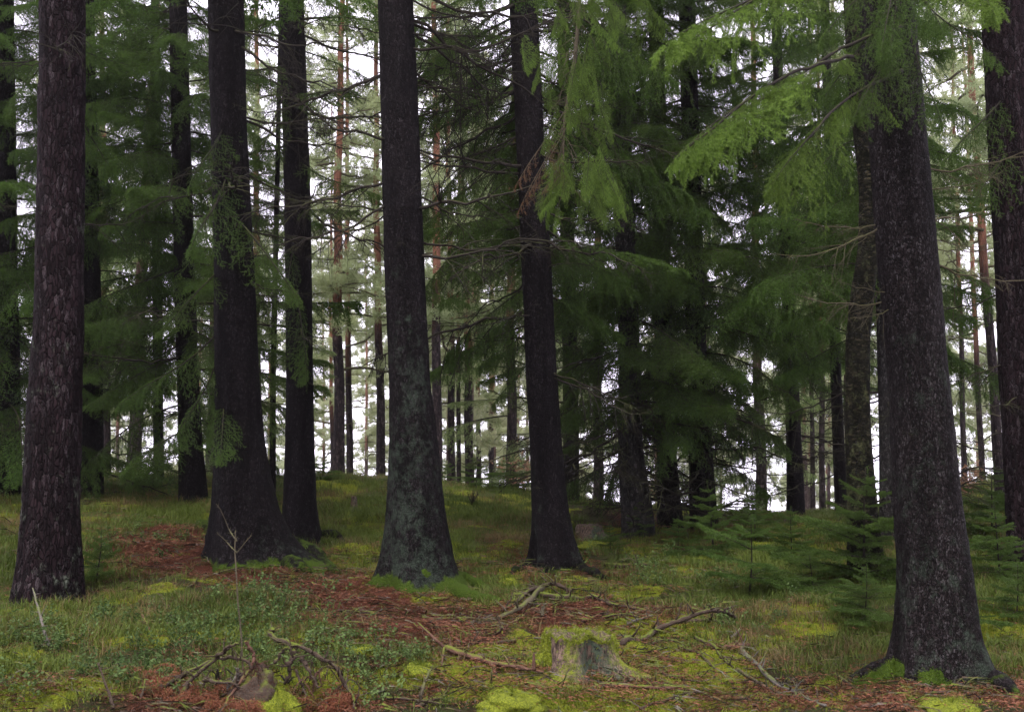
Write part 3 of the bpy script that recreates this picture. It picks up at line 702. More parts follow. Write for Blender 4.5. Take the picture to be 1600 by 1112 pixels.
# bright limbs reaching from the thickest trunk towards the camera
def pp(px, py, d): return P(px, py, d)
rb = np.random.default_rng(66)
def lerp3(a, b, t): return tuple(x + (y - x) * t for x, y in zip(a, b))
limbs6 = [((1410, 40, 6.4), (1095, 222, 4.9), .055), ((1330, 95, 5.7), (1085, 240, 4.8), .05), ((1410, 110, 6.4), (1212, 262, 5.1), .05), ((1420, -110, 6.4), (1078, 50, 4.9), .06), ((1400, -110, 6.3), (1545, 0, 5.0), .05)]
for n_, (a, b, w_) in enumerate(limbs6):
    lm = MB(); u = np.linspace(0, 1, 20)[:, None]; A_, B_ = pp(*a), pp(*b)
    q = A_ + (B_ - A_) * u + np.array([0, 0, .10]) * np.sin(u * math.pi) + np.cumsum(rb.normal(size=(20, 3)) * .006, 0)
    add_tube(lm, q, .009 * (1.1 - u[:, 0]) + .003, 7, 0, .4); link('limb', lm.mesh('limb', [M_TWIG], True, T6[1]), T6[0])
    add_bough(T6, HB[n_ % 4], q[-8], q[-1] + (q[-1] - q[-2]) * 1.5, rb.normal() * .3, 1.0)
    for h in range([17, 12, 8, 15, 6][n_]):
        t_ = .38 + .6 * (h + rb.random()) / 17 if n_ < 3 else .42 + .55 * (h + rb.random()) / 15
        s_ = q[min(19, int(t_ * 19))]; l_ = rb.uniform(.18, .33) * (1.15 - .4 * t_)
        v_ = norm((B_ - A_) * .5 / np.linalg.norm(B_ - A_) + np.array([rb.normal() * .45, rb.normal() * .45, -rb.uniform(.2, 1.0)]))
        add_bough(T6, HB[rb.integers(4)], s_, s_ + v_ * l_, rb.normal() * .5, .85)
# darker boughs over the upper part of that trunk
for s, e, k in [((1400, 0, 6.3), (1385, 110, 5.8), 1), ((1400, 40, 6.3), (1340, 190, 5.7), 1), ((1425, 60, 6.4), (1470, 205, 6.0), 1), ((1400, 0, 6.3), (1290, 150, 5.8), 0),
                ((1420, -30, 6.5), (1560, 110, 6.0), 2), ((1400, -90, 6.3), (1290, 70, 5.9), 2), ((1400, -90, 6.3), (1380, 90, 5.7), 1), ((1400, -90, 6.5), (1200, 50, 6.1), 2), ((1400, -90, 6.5), (1470, 60, 6.0), 1)]:
    add_bough(T6, DB[k], pp(*s), pp(*e), rng.normal() * .3, .7)
# one long limb of the leaning trunk arches forward above the frame and hangs down, mossy light green
add_tube_mb = MB()
limb = smooth_path([T5[2](7.6)[0], pp(860, -150, 10.5), pp(890, -110, 9.0), pp(905, -20, 8.2), pp(898, 90, 8.0), pp(882, 190, 8.0), pp(880, 300, 8.0)], 30)
add_tube(add_tube_mb, limb, np.linspace(.032, .006, 30), 7, 0, .4)
r5 = np.random.default_rng(55)
for i in range(70):                         # fine bare twigs round the hanging limb
    k = int(r5.integers(14, 29)); o_ = limb[k]; dv = norm(np.array([r5.normal() * .8, r5.normal() * .5, -.5 - r5.random()])); l = r5.uniform(.15, .5)
    u = np.linspace(0, 1, 7)[:, None]; q = o_ + dv * l * u + np.cumsum(r5.normal(size=(7, 3)) * .02, 0)
    add_tube(add_tube_mb, q, .0028 * (1.2 - u[:, 0]), 4, 0, .9, cap=False)
link('limb', add_tube_mb.mesh('hanging_limb', [M_TWIGP], True, T5[1]), T5[0])
for (y0, y1, xl, xr, n_) in ((-20, 110, 845, 1050, 34), (100, 200, 822, 955, 20), (200, 260, 842, 960, 9), (275, 365, 842, 985, 44)):
    for h in range(n_):
        tx_, ty_ = rb.uniform(xl, xr), rb.uniform(y0, y1); ax_ = 890
        up_ = rb.uniform(38, 75); sx_ = tx_ + (ax_ - tx_) * rb.uniform(.0, .55) + rb.normal() * 10; dd_ = 8.0 + rb.uniform(-.35, .3)
        add_bough(T5, HB[rb.integers(4)], pp(sx_, ty_ - up_, 8.0 + (dd_ - 8.0) * .4), pp(tx_, ty_, dd_), rb.normal() * .6, .8)
for s, e in [((885, 170, 8.0), (808, 290, 7.8)), ((885, 200, 8.0), (830, 300, 7.8)), ((885, 190, 8.0), (812, 330, 7.9)), ((880, 250, 8.0), (850, 300, 7.7))]: add_bough(T5, RB, pp(*s), pp(*e), .3, .7, 'dead_bough')
# low green boughs in front of the second and third trunks, and around
for t, s, e, k in [(T2, (360, 330, 11), (470, 470, 10.0), 0), (T2, (360, 250, 11), (300, 400, 9.8), 1), (T2, (350, 620, 11), (345, 720, 10.0), 0), 
                   (T2, (345, 420, 11), (250, 520, 9.9), 0), (T2, (340, 520, 11), (190, 640, 10.0), 2), (T2, (340, 560, 11), (270, 700, 10.2), 1), (T2, (360, 160, 11), (300, 300, 10.2), 1),
                   (T3, (465, 400, 13), (475, 600, 12.2), 1), (T3, (465, 330, 13), (560, 330, 12.0), 0), (T3, (465, 250, 13), (600, 320, 12.0), 2), (T3, (465, 350, 13), (440, 480, 12.2), 1), (T3, (460, 100, 13), (400, 260, 12), 1),
                   (T4, (640, 440, 10), (730, 480, 10.8), 2), (T5, (840, 500, 12), (760, 570, 12.5), 2), (T5, (840, 380, 12), (690, 480, 12.5), 2), (T5, (830, 280, 12), (700, 400, 12.6), 1), (T5, (830, 150, 12), (690, 240, 12.6), 1),
                   (T5, (830, 60, 12), (700, 130, 12.8), 2), (T5, (830, 200, 12), (760, 330, 12.6), 1), (T5, (840, 540, 12), (770, 640, 12.8), 1), (T1, (95, 60, 9), (230, 120, 9.8), 2), (T1, (95, 120, 9), (190, 300, 9.8), 1), (T1, (90, 60, 9), (10, 180, 9.9), 1),
                   (T8, (1600, 100, 11), (1480, 260, 10.5), 1), (T8, (1600, 180, 11), (1520, 330, 10.5), 1), ]:
    add_bough(t, DB[k], pp(*s), pp(*e), rng.normal() * .3, .75)

# ------------------------------------------------------------------ far pines, beyond the crest
def pine_parts(seed, h=17, r0=.15, zc=4.5, far=False):
    r = np.random.default_rng(seed); tr = MB(); cr = MB()
    z = np.linspace(-1, h, 60); cx = .12 * np.sin(z * .35 + seed) * z / h + .02 * np.sin(z * 1.7 + seed); cyy = .1 * np.cos(z * .3 + seed) * z / h
    R0 = r0 * (1 - .72 * np.clip(z, 0, h) / h) * (1 + .25 * np.exp(-np.clip(z, 0, 9) / .4))
    add_tube(tr, np.stack([cx, cyy, z], -1), R0, 14, 0, .5, rough=.03, seed=seed)
    zz = 1.5
    while zz < h - .5:
        a = r.uniform(0, 6.28); live = zz > zc + r.normal() * .6
        l = r.uniform(.4, 1.3) if not live else r.uniform(1.0, 2.6) * (1.15 - .6 * (zz - zc) / (h - zc))
        o_ = np.array([np.interp(zz, z, cx), np.interp(zz, z, cyy), zz]); d = np.array([math.cos(a), math.sin(a), r.uniform(-.1, .35)])
        u = np.linspace(0, 1, 8)[:, None]; q = o_ + d * l * u + np.array([0, 0, -.12]) * l * u ** 2 + np.cumsum(r.normal(size=(8, 3)) * .02 * l, 0)
        add_tube(cr, q, (.022 if live else .012) * (1.15 - u[:, 0]) * max(l, .6) ** .5, 5, 1, .4, cap=False)
        if live:
            A, D = [], []
            for j in range(int(10 + 9 * l)):
                k = int(r.integers(2, 8)); s = norm(d * .6 + r.normal(size=3) * np.array([.9, .9, .45])); l2 = r.uniform(.2, .6) * (1.2 - k / 9)
                q2 = q[k] + s * l2 * np.linspace(0, 1, 4)[:, None] + np.array([0, 0, .15]) * l2 * np.linspace(0, 1, 4)[:, None] ** 2
                add_tube(cr, q2, .006 * (1.2 - np.linspace(0, 1, 4)), 3, 1, .4, cap=False)
                for w in range(5):
                    A.append(q2[-1 - (w > 2)] + r.normal(size=3) * .06); D.append(norm(s + r.normal(size=3) * .5 + np.array([0, 0, .5])))
            A, D = np.array(A), np.array(D)
            needles(cr, r, A, D, np.full(len(A), .14), 8 if far else 10, .16 if far else .12, .032 if far else .019, .25 + .6 * r.random(len(A)), 0, splay=.9, fwd=.5)
        zz += r.uniform(.18, .5) if zz > zc else r.uniform(.35, .9)
    return tr.mesh('pine_trunk', [M_PINEF if far else M_PINE], True), cr.mesh('pine_crown', [M_FARP if far else M_PNEEDLE, M_TWIGP], False)
PINES = [pine_parts(600 + i, zc=[3.2, 4.6, 3.8, 5.5, 4.4][i]) for i in range(5)]
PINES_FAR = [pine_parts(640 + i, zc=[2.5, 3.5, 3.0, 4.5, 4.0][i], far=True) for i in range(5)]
def pine(px_b, px_t, w, d, k, label, group, yaw=0.0, PN=None):
    """trunk passing px_b at row 740 and px_t at row 0, w pixels wide low down"""
    a, b = P(px_b, 740, d), P(px_t, 0, d); zg = H(a[0], d)
    lean = math.atan2(b[0] - a[0], b[2] - a[2]); x0 = a[0] - (a[2] - zg) * math.tan(lean)
    s = w * mpp(740, d) / .30 / 1.0
    o = root('pine_tree', (x0, d, zg - .1), label, 'tree', group)
    o.rotation_euler = (0, lean, 0)
    PN = PN or PINES
    t = link('trunk', PN[k][0], o); t.rotation_euler = (0, 0, yaw); t.scale = (s, s, 1)
    c = link('crown', PN[k][1], o); c.rotation_euler = (0, 0, yaw)
    return o
GP_ = 'pines beyond the crest'
for i, (pb, pt, w, d, k, lab) in enumerate([
    (531, 528, 19, 26, 0, 'straight grey-footed pine in the bright gap between the slim and the central trunk'),
    (547, 540, 12, 30, 1, 'orange-barked pine touching the right side of the grey-footed pine'),
    (520, 514, 8, 38, 2, 'thin red pine stem just left of the grey-footed pine'),
    (596, 586, 15, 27, 3, 'dark grey pine trunk close beside the left flank of the central lichened trunk'),
    (684, 676, 17, 25, 1, 'reddish pine hugging the right flank of the central lichened trunk'),
    (705, 702, 13, 28, 4, 'purple-grey pine, second stem right of the central lichened trunk'),
    (717, 716, 8, 30, 2, 'thin greenish stem beside the purple-grey pine'),
    (733, 720, 15, 30, 0, 'pine with orange upper bark midway between the central and the leaning trunk'),
    (748, 744, 9, 36, 3, 'slim dark stem right of the orange-topped pine'),
    (768, 762, 10, 38, 1, 'salmon-coloured distant pine left of the leaning trunk'),
    (404, 398, 13, 24, 1, 'reddish pine peeping out right of the sweeping-root trunk'),
    (166, 162, 15, 24, 0, 'reddish pine in the gap right of the shaggy spruce at left'),
    (1562, 1512, 16, 20, 3, 'leaning pine, left one of the pair at the right edge'),
    (1584, 1536, 20, 16, 1, 'leaning pine, right one of the pair at the right edge'),
    (1506, 1488, 9, 26, 4, 'thin dark pine right of the thickest trunk'),
    (1535, 1500, 10, 30, 2, 'slim pine between the thickest trunk and the leaning pair'),
    (1270, 1262, 8, 30, 3, 'thinner stem standing in the low bright opening left of the birch'),
    (1284, 1280, 10, 27, 1, 'thicker stem standing in the low bright opening left of the birch')]):
    pine(pb, pt, w, d, k, lab, GP_, i * 1.3)
FARG = 'distant pines shown only as stems and pale foliage'
r7 = np.random.default_rng(77)
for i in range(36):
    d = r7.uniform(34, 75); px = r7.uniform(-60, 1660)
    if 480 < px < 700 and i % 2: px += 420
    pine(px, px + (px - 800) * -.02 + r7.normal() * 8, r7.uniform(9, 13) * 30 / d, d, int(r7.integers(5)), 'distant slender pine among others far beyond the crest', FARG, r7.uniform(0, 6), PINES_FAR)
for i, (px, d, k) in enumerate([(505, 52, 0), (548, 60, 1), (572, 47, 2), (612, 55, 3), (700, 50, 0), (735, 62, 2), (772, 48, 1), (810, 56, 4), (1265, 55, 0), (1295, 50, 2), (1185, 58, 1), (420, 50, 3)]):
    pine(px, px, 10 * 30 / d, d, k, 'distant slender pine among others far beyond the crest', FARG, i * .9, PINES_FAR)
# the forest goes on unseen around the photographer: spruces added to shade the trunks
for i, (x, y, k, lab) in enumerate([(-9.5, 4.5, 0, 'unseen side spruce standing left of the photographer'), (-9.5, -5, 1, 'unseen spruce behind the photographer on the left'), (-11, -8, 0, 'second unseen spruce behind on the left'), (-2.5, -17, 1, 'unseen spruce straight behind the photographer'),
                                   (4.5, -16, 0, 'second unseen spruce straight behind'), (10, -5, 1, 'unseen spruce behind the photographer on the right'), (9.5, 2.5, 0, 'unseen side spruce standing right of the photographer'), (12, -6, 1, 'second unseen spruce behind on the right'),
                                   (-13, 8, 1, 'unseen spruce beyond the left border'), (13.5, 7.5, 1, 'unseen spruce beyond the right border'), (-8, -13, 0, 'farther unseen spruce behind the photographer')]):
    o = root('spruce_tree', (x, y, H(x, y) - .1), lab, 'tree', 'unseen spruces added around the photographer for shade'); t = link('trunk', PINES[i % 5][0], o); t.scale = (1.3, 1.3, 1)
    c = link('crown', (CROWN_LOW if i % 2 else CROWN_MID)[k], o); c.rotation_euler = (0, 0, i * 1.9); c.scale = (1.1, 1.1, 1.2)
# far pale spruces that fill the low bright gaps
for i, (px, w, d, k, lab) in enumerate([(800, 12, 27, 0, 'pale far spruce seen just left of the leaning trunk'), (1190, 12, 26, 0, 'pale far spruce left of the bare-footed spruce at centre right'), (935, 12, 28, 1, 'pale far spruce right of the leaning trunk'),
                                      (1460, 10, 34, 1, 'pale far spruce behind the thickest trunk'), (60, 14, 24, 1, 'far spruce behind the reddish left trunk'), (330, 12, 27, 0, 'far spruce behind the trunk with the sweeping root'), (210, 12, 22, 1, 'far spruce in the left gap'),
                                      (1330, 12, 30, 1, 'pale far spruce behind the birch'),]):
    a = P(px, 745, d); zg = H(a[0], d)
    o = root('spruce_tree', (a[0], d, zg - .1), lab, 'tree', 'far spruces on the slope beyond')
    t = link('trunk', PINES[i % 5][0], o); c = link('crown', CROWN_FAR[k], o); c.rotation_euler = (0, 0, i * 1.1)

# ------------------------------------------------------------------ young spruces
def sapling_mesh(seed, whorls=7, flat=False):
    r = np.random.default_rng(seed); tr = MB(); cr = MB()
    z = np.linspace(-.08, 1, 14); cx = .015 * np.sin(z * 5 + seed)
    add_tube(tr, np.stack([cx, cx * .6, z], -1), .012 * (1.08 - z) + .002, 7, 0, .4)
    needles(cr, r, np.array([[cx[-3], 0, .86]]), np.array([[0, 0, 1.0]]), np.array([.15]), 40, .022, .006, np.array([.7]), 0)
    for w in range(whorls):
        f = (w + .4) / whorls; zz = (.18 if flat else .06) + .86 * f ** .9
        if zz > .97: continue
        n = int(r.integers(5, 8)); a0 = r.uniform(0, 6)
        for j in range(n):
            if r.random() < .22: continue
            a = a0 + j * 6.283 / n + r.normal() * .2; l = (.50 * (1 - f) ** .8 + .07) * r.uniform(.45, 1.2)
            if flat: l *= 1.5 if f < .6 else 1
            pi = r.uniform(-.15, .2) + f * .5
            d = np.array([math.cos(a) * math.cos(pi), math.sin(a) * math.cos(pi), math.sin(pi)])
            cr.addp(YS[r.integers(3)], M4(rot_to(d, r.normal() * .1), l, np.array([np.interp(zz, z, cx), 0, zz])), tadd=r.uniform(-.1, .2))
    return tr.mesh('sapling_trunk', [M_TWIG], True), cr.mesh('sapling_crown', [M_YOUNG, M_TWIG])
YS = [spray(700 + i, L=1.0, nside=9, nst=4, nn=12, nl=.045, nw=.010, hang=.15, lside=.42, arch=(-.05, .08), sub=.35, bare=.06, woodr=.012) for i in range(3)]
SAP = [sapling_mesh(720, 7), sapling_mesh(721, 6), sapling_mesh(722, 5, True), sapling_mesh(723, 8)]
def sapling(px, py, hpx, k, label, wide=1.0, yaw=0.0):
    g = GP(px, py); h = hpx * mpp(py, g[1])
    o = root('young_spruce', (g[0], g[1], H(g[0], g[1]) - .02), label, 'sapling', 'young spruces on the forest floor')
    t = link('trunk', SAP[k][0], o); c = link('crown', SAP[k][1], o)
    o.rotation_euler = (math.sin(px) * .09, math.cos(px * 1.7) * .09, 0); t.scale = (h, h, h); c.scale = (h * wide, h * wide, h); c.rotation_euler = (0, 0, yaw)
for a in [(152, 912, 92, 1, 'small light young spruce touching the right foot of the reddish left trunk', .8, .2), (1118, 868, 118, 0, 'broad young spruce in front of the dense trio', 1.0, 1.0),
          (1171, 935, 125, 2, 'flat-tiered young spruce with a bare dark stem, in front of the broad one', 1.15, 2.0), (1003, 838, 66, 1, 'small young spruce at the foot of the grey lichened spruce', 1.0, .5),
          (1345, 915, 185, 3, 'tall young spruce growing in front of the birch trunk', 1.15, 1.7), (1352, 975, 95, 1, 'low blue-green young spruce touching the left side of the thickest trunk', 1.7, .1),
          (1565, 905, 125, 0, 'young spruce among grass right of the thickest trunk, nearest of those there', 1.2, .9), (1548, 835, 115, 3, 'taller young spruce farther back right of the thickest trunk', 1.2, 2.1),
          (1595, 800, 90, 1, 'young spruce at the far right border below the leaning pines', 1.2, .3), (1235, 880, 90, 3, 'dense young spruce left of the tall one by the birch', 1.1, .6),
          (1270, 930, 70, 2, 'low spreading young spruce in the dark grass left of the birch', 1.5, 1.2), (745, 757, 55, 1, 'tiny bright spruce on the crest right of the central trunk', 1.4, .6), (800, 762, 52, 0, 'bushy bright spruce on the crest touching the leaning trunk', 1.9, .1),
          (700, 757, 42, 1, 'smallest spruce on the crest close to the central trunk', 1.2, 1.1), (866, 842, 30, 1, 'tiny spruce half hidden behind the leaning trunk', 1, 1), (955, 862, 48, 0, 'tiny spruce beside the mossy old stump remains', 1.1, 2.5),
          (505, 748, 40, 1, 'thin crest spruce right of the slim trunk', 1.4, 2.0), (1060, 860, 55, 1, 'small spruce between the lichened spruce and the broad young spruce', 1.3, 1.9), (1180, 845, 80, 3, 'dim young spruce behind the flat-tiered one', 1.2, .2),
          (1420, 800, 70, 1, 'young spruce behind the left edge of the thickest trunk', 1.3, .2), (240, 760, 60, 1, 'dim young spruce on the left slope', 1.3, .8), (1500, 985, 80, 2, 'low spruce tuft behind the right flank of the thickest trunk', 1.3, .8), (1590, 965, 90, 1, 'low young spruce in the lower right border grass', 1.3, .8)]:
    sapling(*a)

# shrubs with dry copper leaves
def shrub(px, py, hpx, d, label, seed, leafy=True, name='dry_shrub', red=False):
    r = np.random.default_rng(seed); g = P(px, py, d); zg = H(g[0], d); base = np.array([g[0], d, zg - .03]); h = hpx * mpp(py, d) * .75 + max(0, g[2] - zg) * .8
    st = MB(); lf = MB(); A = []
    for i in range(12):
        dv = norm(np.array([r.normal() * .35, r.normal() * .35, 1])); u = np.linspace(0, 1, 9)[:, None]; l = h * r.uniform(.6, 1.05)
        q = dv * l * u + np.cumsum(r.normal(size=(9, 3)) * .025 * l, 0) * u
        add_tube(st, q, .007 * (1.15 - u[:, 0]), 4, 0, .4, cap=False)
        for j in range(9):
            k = int(r.integers(2, 9)); d2 = norm(dv + r.normal(size=3) * .8); l2 = h * r.uniform(.12, .35); q2 = q[k] + d2 * l2 * np.linspace(0, 1, 4)[:, None]
            add_tube(st, q2, .003 * (1.2 - np.linspace(0, 1, 4)), 3, 0, .4, cap=False)
            for w in range(4): A.append(q2[-1] - d2 * l2 * r.random() * .8)
    o = root(name, base, label, 'shrub', None)
    link('stems', st.mesh('shrub_stems', [M_TWIG if not red else M_REDSTICK], True), o)
    if leafy:
        A = np.array(A); needles(lf, r, A, norm(r.normal(size=A.shape)), np.full(len(A), .03), 2, .05, .034, r.random(len(A)), 0)
        link('leaves', lf.mesh('shrub_leaves', [M_BEECH]), o)
shrub(812, 745, 60, 23, 'small shrub holding dry copper leaves behind the leaning trunk', 801)
shrub(1512, 770, 75, 22, 'bigger shrub with dry copper leaves right of the thickest trunk', 802)
shrub(1010, 760, 40, 22, 'copper-leaved twiggy shrub behind the grey lichened spruce', 803)
shrub(737, 800, 38, 16.5, 'leafless twiggy shrub on the open slope right of the central trunk', 804, False, 'bare_shrub')

# ------------------------------------------------------------------ cut stump
def stump(name, label, px, py, wpx, hpx, seed, matl, hole=True, mossa=1.0, seg=96, tilt=.0, fuzz=9000, d=None):
    r = np.random.default_rng(seed); g = GP(px, py) if d is None else P(px, py, d); s = mpp(py, g[1]); R0 = wpx / 2 * s; Hh = hpx * s
    base = g.copy(); base[2] = H(g[0], g[1])
    th = np.arange(seg) * 2 * math.pi / seg; nz = 26; hz = np.linspace(-.12, 1, nz)
    TH, HZ = np.meshgrid(th, hz)
    c, sn = np.cos(TH), np.sin(TH)
    flare = 1 + 1.5 * np.exp(-np.clip(HZ + .1, 0, 1.2) / .30) * (.55 + .45 * np.cos(4 * TH + 1.0)) + .05 * np.cos(3 * TH + 2)
    n = 1 + (fbm(c * 2.2 + seed, sn * 2.2, HZ * 1.2, 3) - .5) * .28 + (fbm(c * 8, sn * 8, HZ * 4, 2) - .5) * .05
    top = Hh * HZ * (1 + (.5 * (fbm(c * 2.5, sn * 2.5, 7, 3) - .5) + .10 * (vnoise(TH * 14, 3, 1) - .5)) * np.clip(HZ, 0, 1) ** 3)
    Rr = R0 * flare * n
    if hole:      # the decayed hollow between two root buttresses, and the split at the left
        for a, wd, dp in ((-1.08, .42, .40), (-2.9, .24, .5)):
            q = np.exp(-(((TH - a + math.pi) % (2 * math.pi) - math.pi) / wd) ** 2)
            Rr = Rr * (1 - dp * q * np.clip(1.35 - HZ, 0, 1) ** .5 * np.clip((HZ + .2) * 4, 0, 1))
    V = np.stack([base[0] + Rr * c + tilt * top, base[1] + Rr * sn, base[2] + top], -1)
    mb = MB(); facing = np.exp(-(((TH + 1.08 + math.pi) % (2 * math.pi) - math.pi) / .58) ** 2); bare2 = np.exp(-(((TH + 2.42 + math.pi) % (2 * math.pi) - math.pi) / .36) ** 2)
    ms = mossa * (1 - .95 * facing * (HZ < .9)) * (1 - .9 * bare2 * (HZ < .95) * (HZ > .1)); lc = facing * 1.2
    i = np.arange(nz - 1)[:, None] * seg; j = np.arange(seg)[None, :]; j2 = (j + 1) % seg
    mb.add(V.reshape(-1, 3), np.stack([i + j, i + j2, i + seg + j2, i + seg + j], -1).reshape(-1, 4), 0, .5, np.stack([ms.ravel(), lc.ravel()], -1))
    rim = V[-1]; ctr = rim.mean(0); rings = [rim]
    for f in (.85, .6, .3, .05):
        q = ctr + (rim - ctr) * f; q[:, 2] += (fbm(q[:, 0] * 12, q[:, 1] * 12, 2, 3) - .5) * .035 + (.012 if f < .9 else 0); rings.append(q)
    T = np.concatenate(rings); i = np.arange(len(rings) - 1)[:, None] * seg
    mb.add(T, np.stack([i + j, i + j2, i + seg + j2, i + seg + j], -1).reshape(-1, 4), 0, .5, np.full((len(T), 2), (mossa * .62, .2)))
    o = root(name, base, label, 'stump', None)
    link('wood', mb.mesh(name, [matl], True, base), o)
    if fuzz < 2000: return o
    mo = MB(); VV = np.concatenate([V.reshape(-1, 3), T]); mm = np.concatenate([ms.ravel(), np.full(len(T), mossa)])
    sel = r.integers(0, len(VV), fuzz); keep = (r.random(fuzz) < mm[sel] ** 2 * np.clip((fbm(VV[sel, 0] * 9, VV[sel, 1] * 9, VV[sel, 2] * 9, 3) - .40) * 6, 0, 1)); sel = sel[keep]
    A = VV[sel] + r.normal(size=(len(sel), 3)) * .006; ctr2 = base + np.array([0, 0, Hh * .3])
    needles(mo, r, A, norm(norm(A - ctr2) + r.normal(size=A.shape) * .5 + np.array([0, 0, .5])), np.full(len(A), .015), 3, .016, .0045, .1 + .8 * vnoise(A[:, 0] * 9, A[:, 1] * 9, A[:, 2] * 9), 0)
    link('moss', mo.mesh('stump_moss', [M_MOSSF], False, base), o)
    return o
def _stumpm(N):
    v = N.coord((1, 1, .22)); lo = N.coord((1, 1, 1)); st = N.noise(v, 60, 5, .7); n = N.noise(lo, 14, 5, .7); fine = N.noise(lo, 120, 4, .7)
    c = N.mix(N.ss(st, .35, .7), (.020, .014, .011), (.20, .14, .10))
    c = N.mix(N.m('MULTIPLY', N.attr('lichen'), N.ss(n, .42, .58), clamp=True), c, N.mix(fine, (.022, .034, .022), (.10, .13, .085)))
    c = N.mix(N.m('MULTIPLY', N.ss(n, .60, .68), N.attr('lichen'), clamp=True), c, (.012, .012, .012))
    mf = N.ss(N.m('ADD', N.m('MULTIPLY', n, 1.5), N.attr('moss')), 1.25, 1.75)
    c = N.mix(mf, c, N.mix(N.ss(fine, .3, .7), (.045, .065, .006), (.22, .25, .02)))
    return N.bsdf(c, .9, N.bump(N.m('ADD', st, N.m('ADD', fine, n)), .9, .018), .15)
M_STUMP = mat('rotten_mossy_wood', _stumpm)
stump('tree_stump', 'low sawn tree stump overgrown with yellow-green moss in the foreground', 903, 1046, 100, 52, 31, M_STUMP, fuzz=6000)
stump('tree_stump', 'small dark post-like stump on the grassy slope left of the central trunk', 553, 797, 9, 18, 32, M_STUMP, False, .5, 24, fuzz=300)
stump('tree_stump', 'dark rotten stump with a moss cap right of the leaning trunk', 922, 842, 40, 20, 33, M_STUMP, False, .6, 40, fuzz=1500)
def boulder(px, py, wpx, hpx, seed, label, name='mossy_rock', cat='rock'):
    g = GP(px, py); s = mpp(py, g[1]); mb = cushion(px, py, wpx / 2 * s, wpx / 2 * s * .9, hpx * s * .72, None, seed)
    o = link(name, mb.mesh(name, [M_STUMP, M_MOSSF], True, g), None, g); tag(o, label, cat)
boulder(795, 915, 30, 17, 41, 'small moss-topped hump between the central and the leaning trunk', 'mossy_mound', 'mound')
boulder(1296, 1072, 40, 14, 42, 'bright moss cushion on brown needles left of the thickest trunk', 'moss_cushion', 'moss')
boulder(925, 855, 60, 14, 43, 'flat bright moss hump in front of the dark rotten stump', 'mossy_mound', 'mound')
boulder(800, 1098, 110, 26, 44, 'broad mossy hump at the bottom below the long peeled stick', 'mossy_mound', 'mound')
boulder(655, 1052, 60, 22, 45, 'round moss hump left of the long peeled stick', 'mossy_mound', 'mound')
boulder(560, 1018, 60, 14, 46, 'dark green moss patch swelling beside the needle path', 'moss_cushion', 'moss')
boulder(1490, 1112, 120, 24, 47, 'mossy hump at the bottom in front of the thickest trunk', 'mossy_mound', 'mound')

# ------------------------------------------------------------------ fallen sticks: (label, material, radius px, [(px, py, ground py)], stubs)
def wp(px, py, gy=None):
    g = GP(px, gy if gy else py)
    if gy: return P(px, py, g[1])
    return g + np.array([0, 0, .012])
def stick(label, m, rpx, pts, subs=(), k=8, name='fallen_branch', cat='branch', group='fallen branches on the forest floor', parent=None, taper=.45, wild=1.0):
    w = smooth_path(np.array([wp(*p) for p in pts]), max(10, len(pts) * 6)); n = len(w); r0 = rpx * mpp(pts[0][1], w[0][1])
    r = np.random.default_rng(int(abs(w[0, 0]) * 1e4) % 99991)
    w = w + np.cumsum(r.normal(size=w.shape) * r0 * .16 * wild, 0) * np.array([1, 1, .5])
    w[:, 2] = np.maximum(w[:, 2], hg(w[:, 0], w[:, 1]) + r0 * .5)
    mb = MB(); u = np.linspace(0, 1, n)
    add_tube(mb, w, r0 * (1 - (1 - taper) * u) * (1 + .12 * np.sin(u * 31)), k, 0, .5, rough=.2, seed=3)
    for j in range(int(5 + n / 3)):                       # knots and snapped side twigs
        q = int(r.integers(1, n - 1)); dv = norm(np.array([r.normal(), r.normal(), abs(r.normal()) * .8])); l = r0 * r.uniform(1.5, 9)
        uu = np.linspace(0, 1, 4)[:, None]; add_tube(mb, w[q] + dv * l * uu + np.cumsum(r.normal(size=(4, 3)) * l * .06, 0), r0 * .34 * (1.1 - uu[:, 0]), 5, 0, .4)
    for sp in subs:
        ws = smooth_path(np.array([wp(*p) for p in sp[1]]), 12); rs = sp[0] * mpp(pts[0][1], w[0][1])
        add_tube(mb, ws, np.linspace(rs, rs * .45, 12), 6, 0, .4, rough=.1)
    base = w[0].copy()
    if parent is not None:
        return link(name, mb.mesh(name, [m], True, parent.location), parent)
    o = link(name, mb.mesh(name, [m], True, base), None, base)
    return tag(o, label, cat, group)
S, RS, GS = M_STICK, M_REDSTICK, M_GREYSTICK
stick('long peeled reddish stick lying left of the mossy stump', RS, 5.0, [(694, 1011, 1030), (765, 1034, 1046), (812, 1044, 1056), (850, 1052, 1062)], [(3, [(694, 1011, 1030), (675, 993, 1025), (653, 972, 1020)]), (3.5, [(768, 1036, 1046), (777, 1056, 1058)]), (3.5, [(834, 1046, 1056), (834, 1020, 1054)]), (2.5, [(694, 1011, 1030), (690, 1040, 1042)])])
stick('dark arched branch crowning the tangle behind the stump', S, 4.5, [(800, 935), (825, 926, 934), (850, 915, 934), (868, 914, 934), (889, 925, 935), (900, 930)])
stick('long dark branch trailing right from the tangle behind the stump', S, 4.5, [(838, 928, 936), (901, 932, 938), (952, 940, 945), (1013, 954, 958)])
stick('yellowish thick branch sloping down left in the tangle', M_TWIGP, 4.5, [(848, 916, 936), (830, 936, 950), (806, 955, 962), (780, 970), (739, 978)])
stick('second branch running close along the yellowish one in the tangle', S, 3.5, [(849, 917, 936), (825, 925, 940), (810, 946, 950), (792, 958)])
stick('pale pinkish stick leaning in the lower tangle', RS, 2.8, [(844, 946, 955), (816, 964, 968), (789, 981)])
stick('dark hooked branch below the pinkish stick', S, 3.2, [(786, 979, 990), (776, 992), (757, 991, 996), (744, 998)])
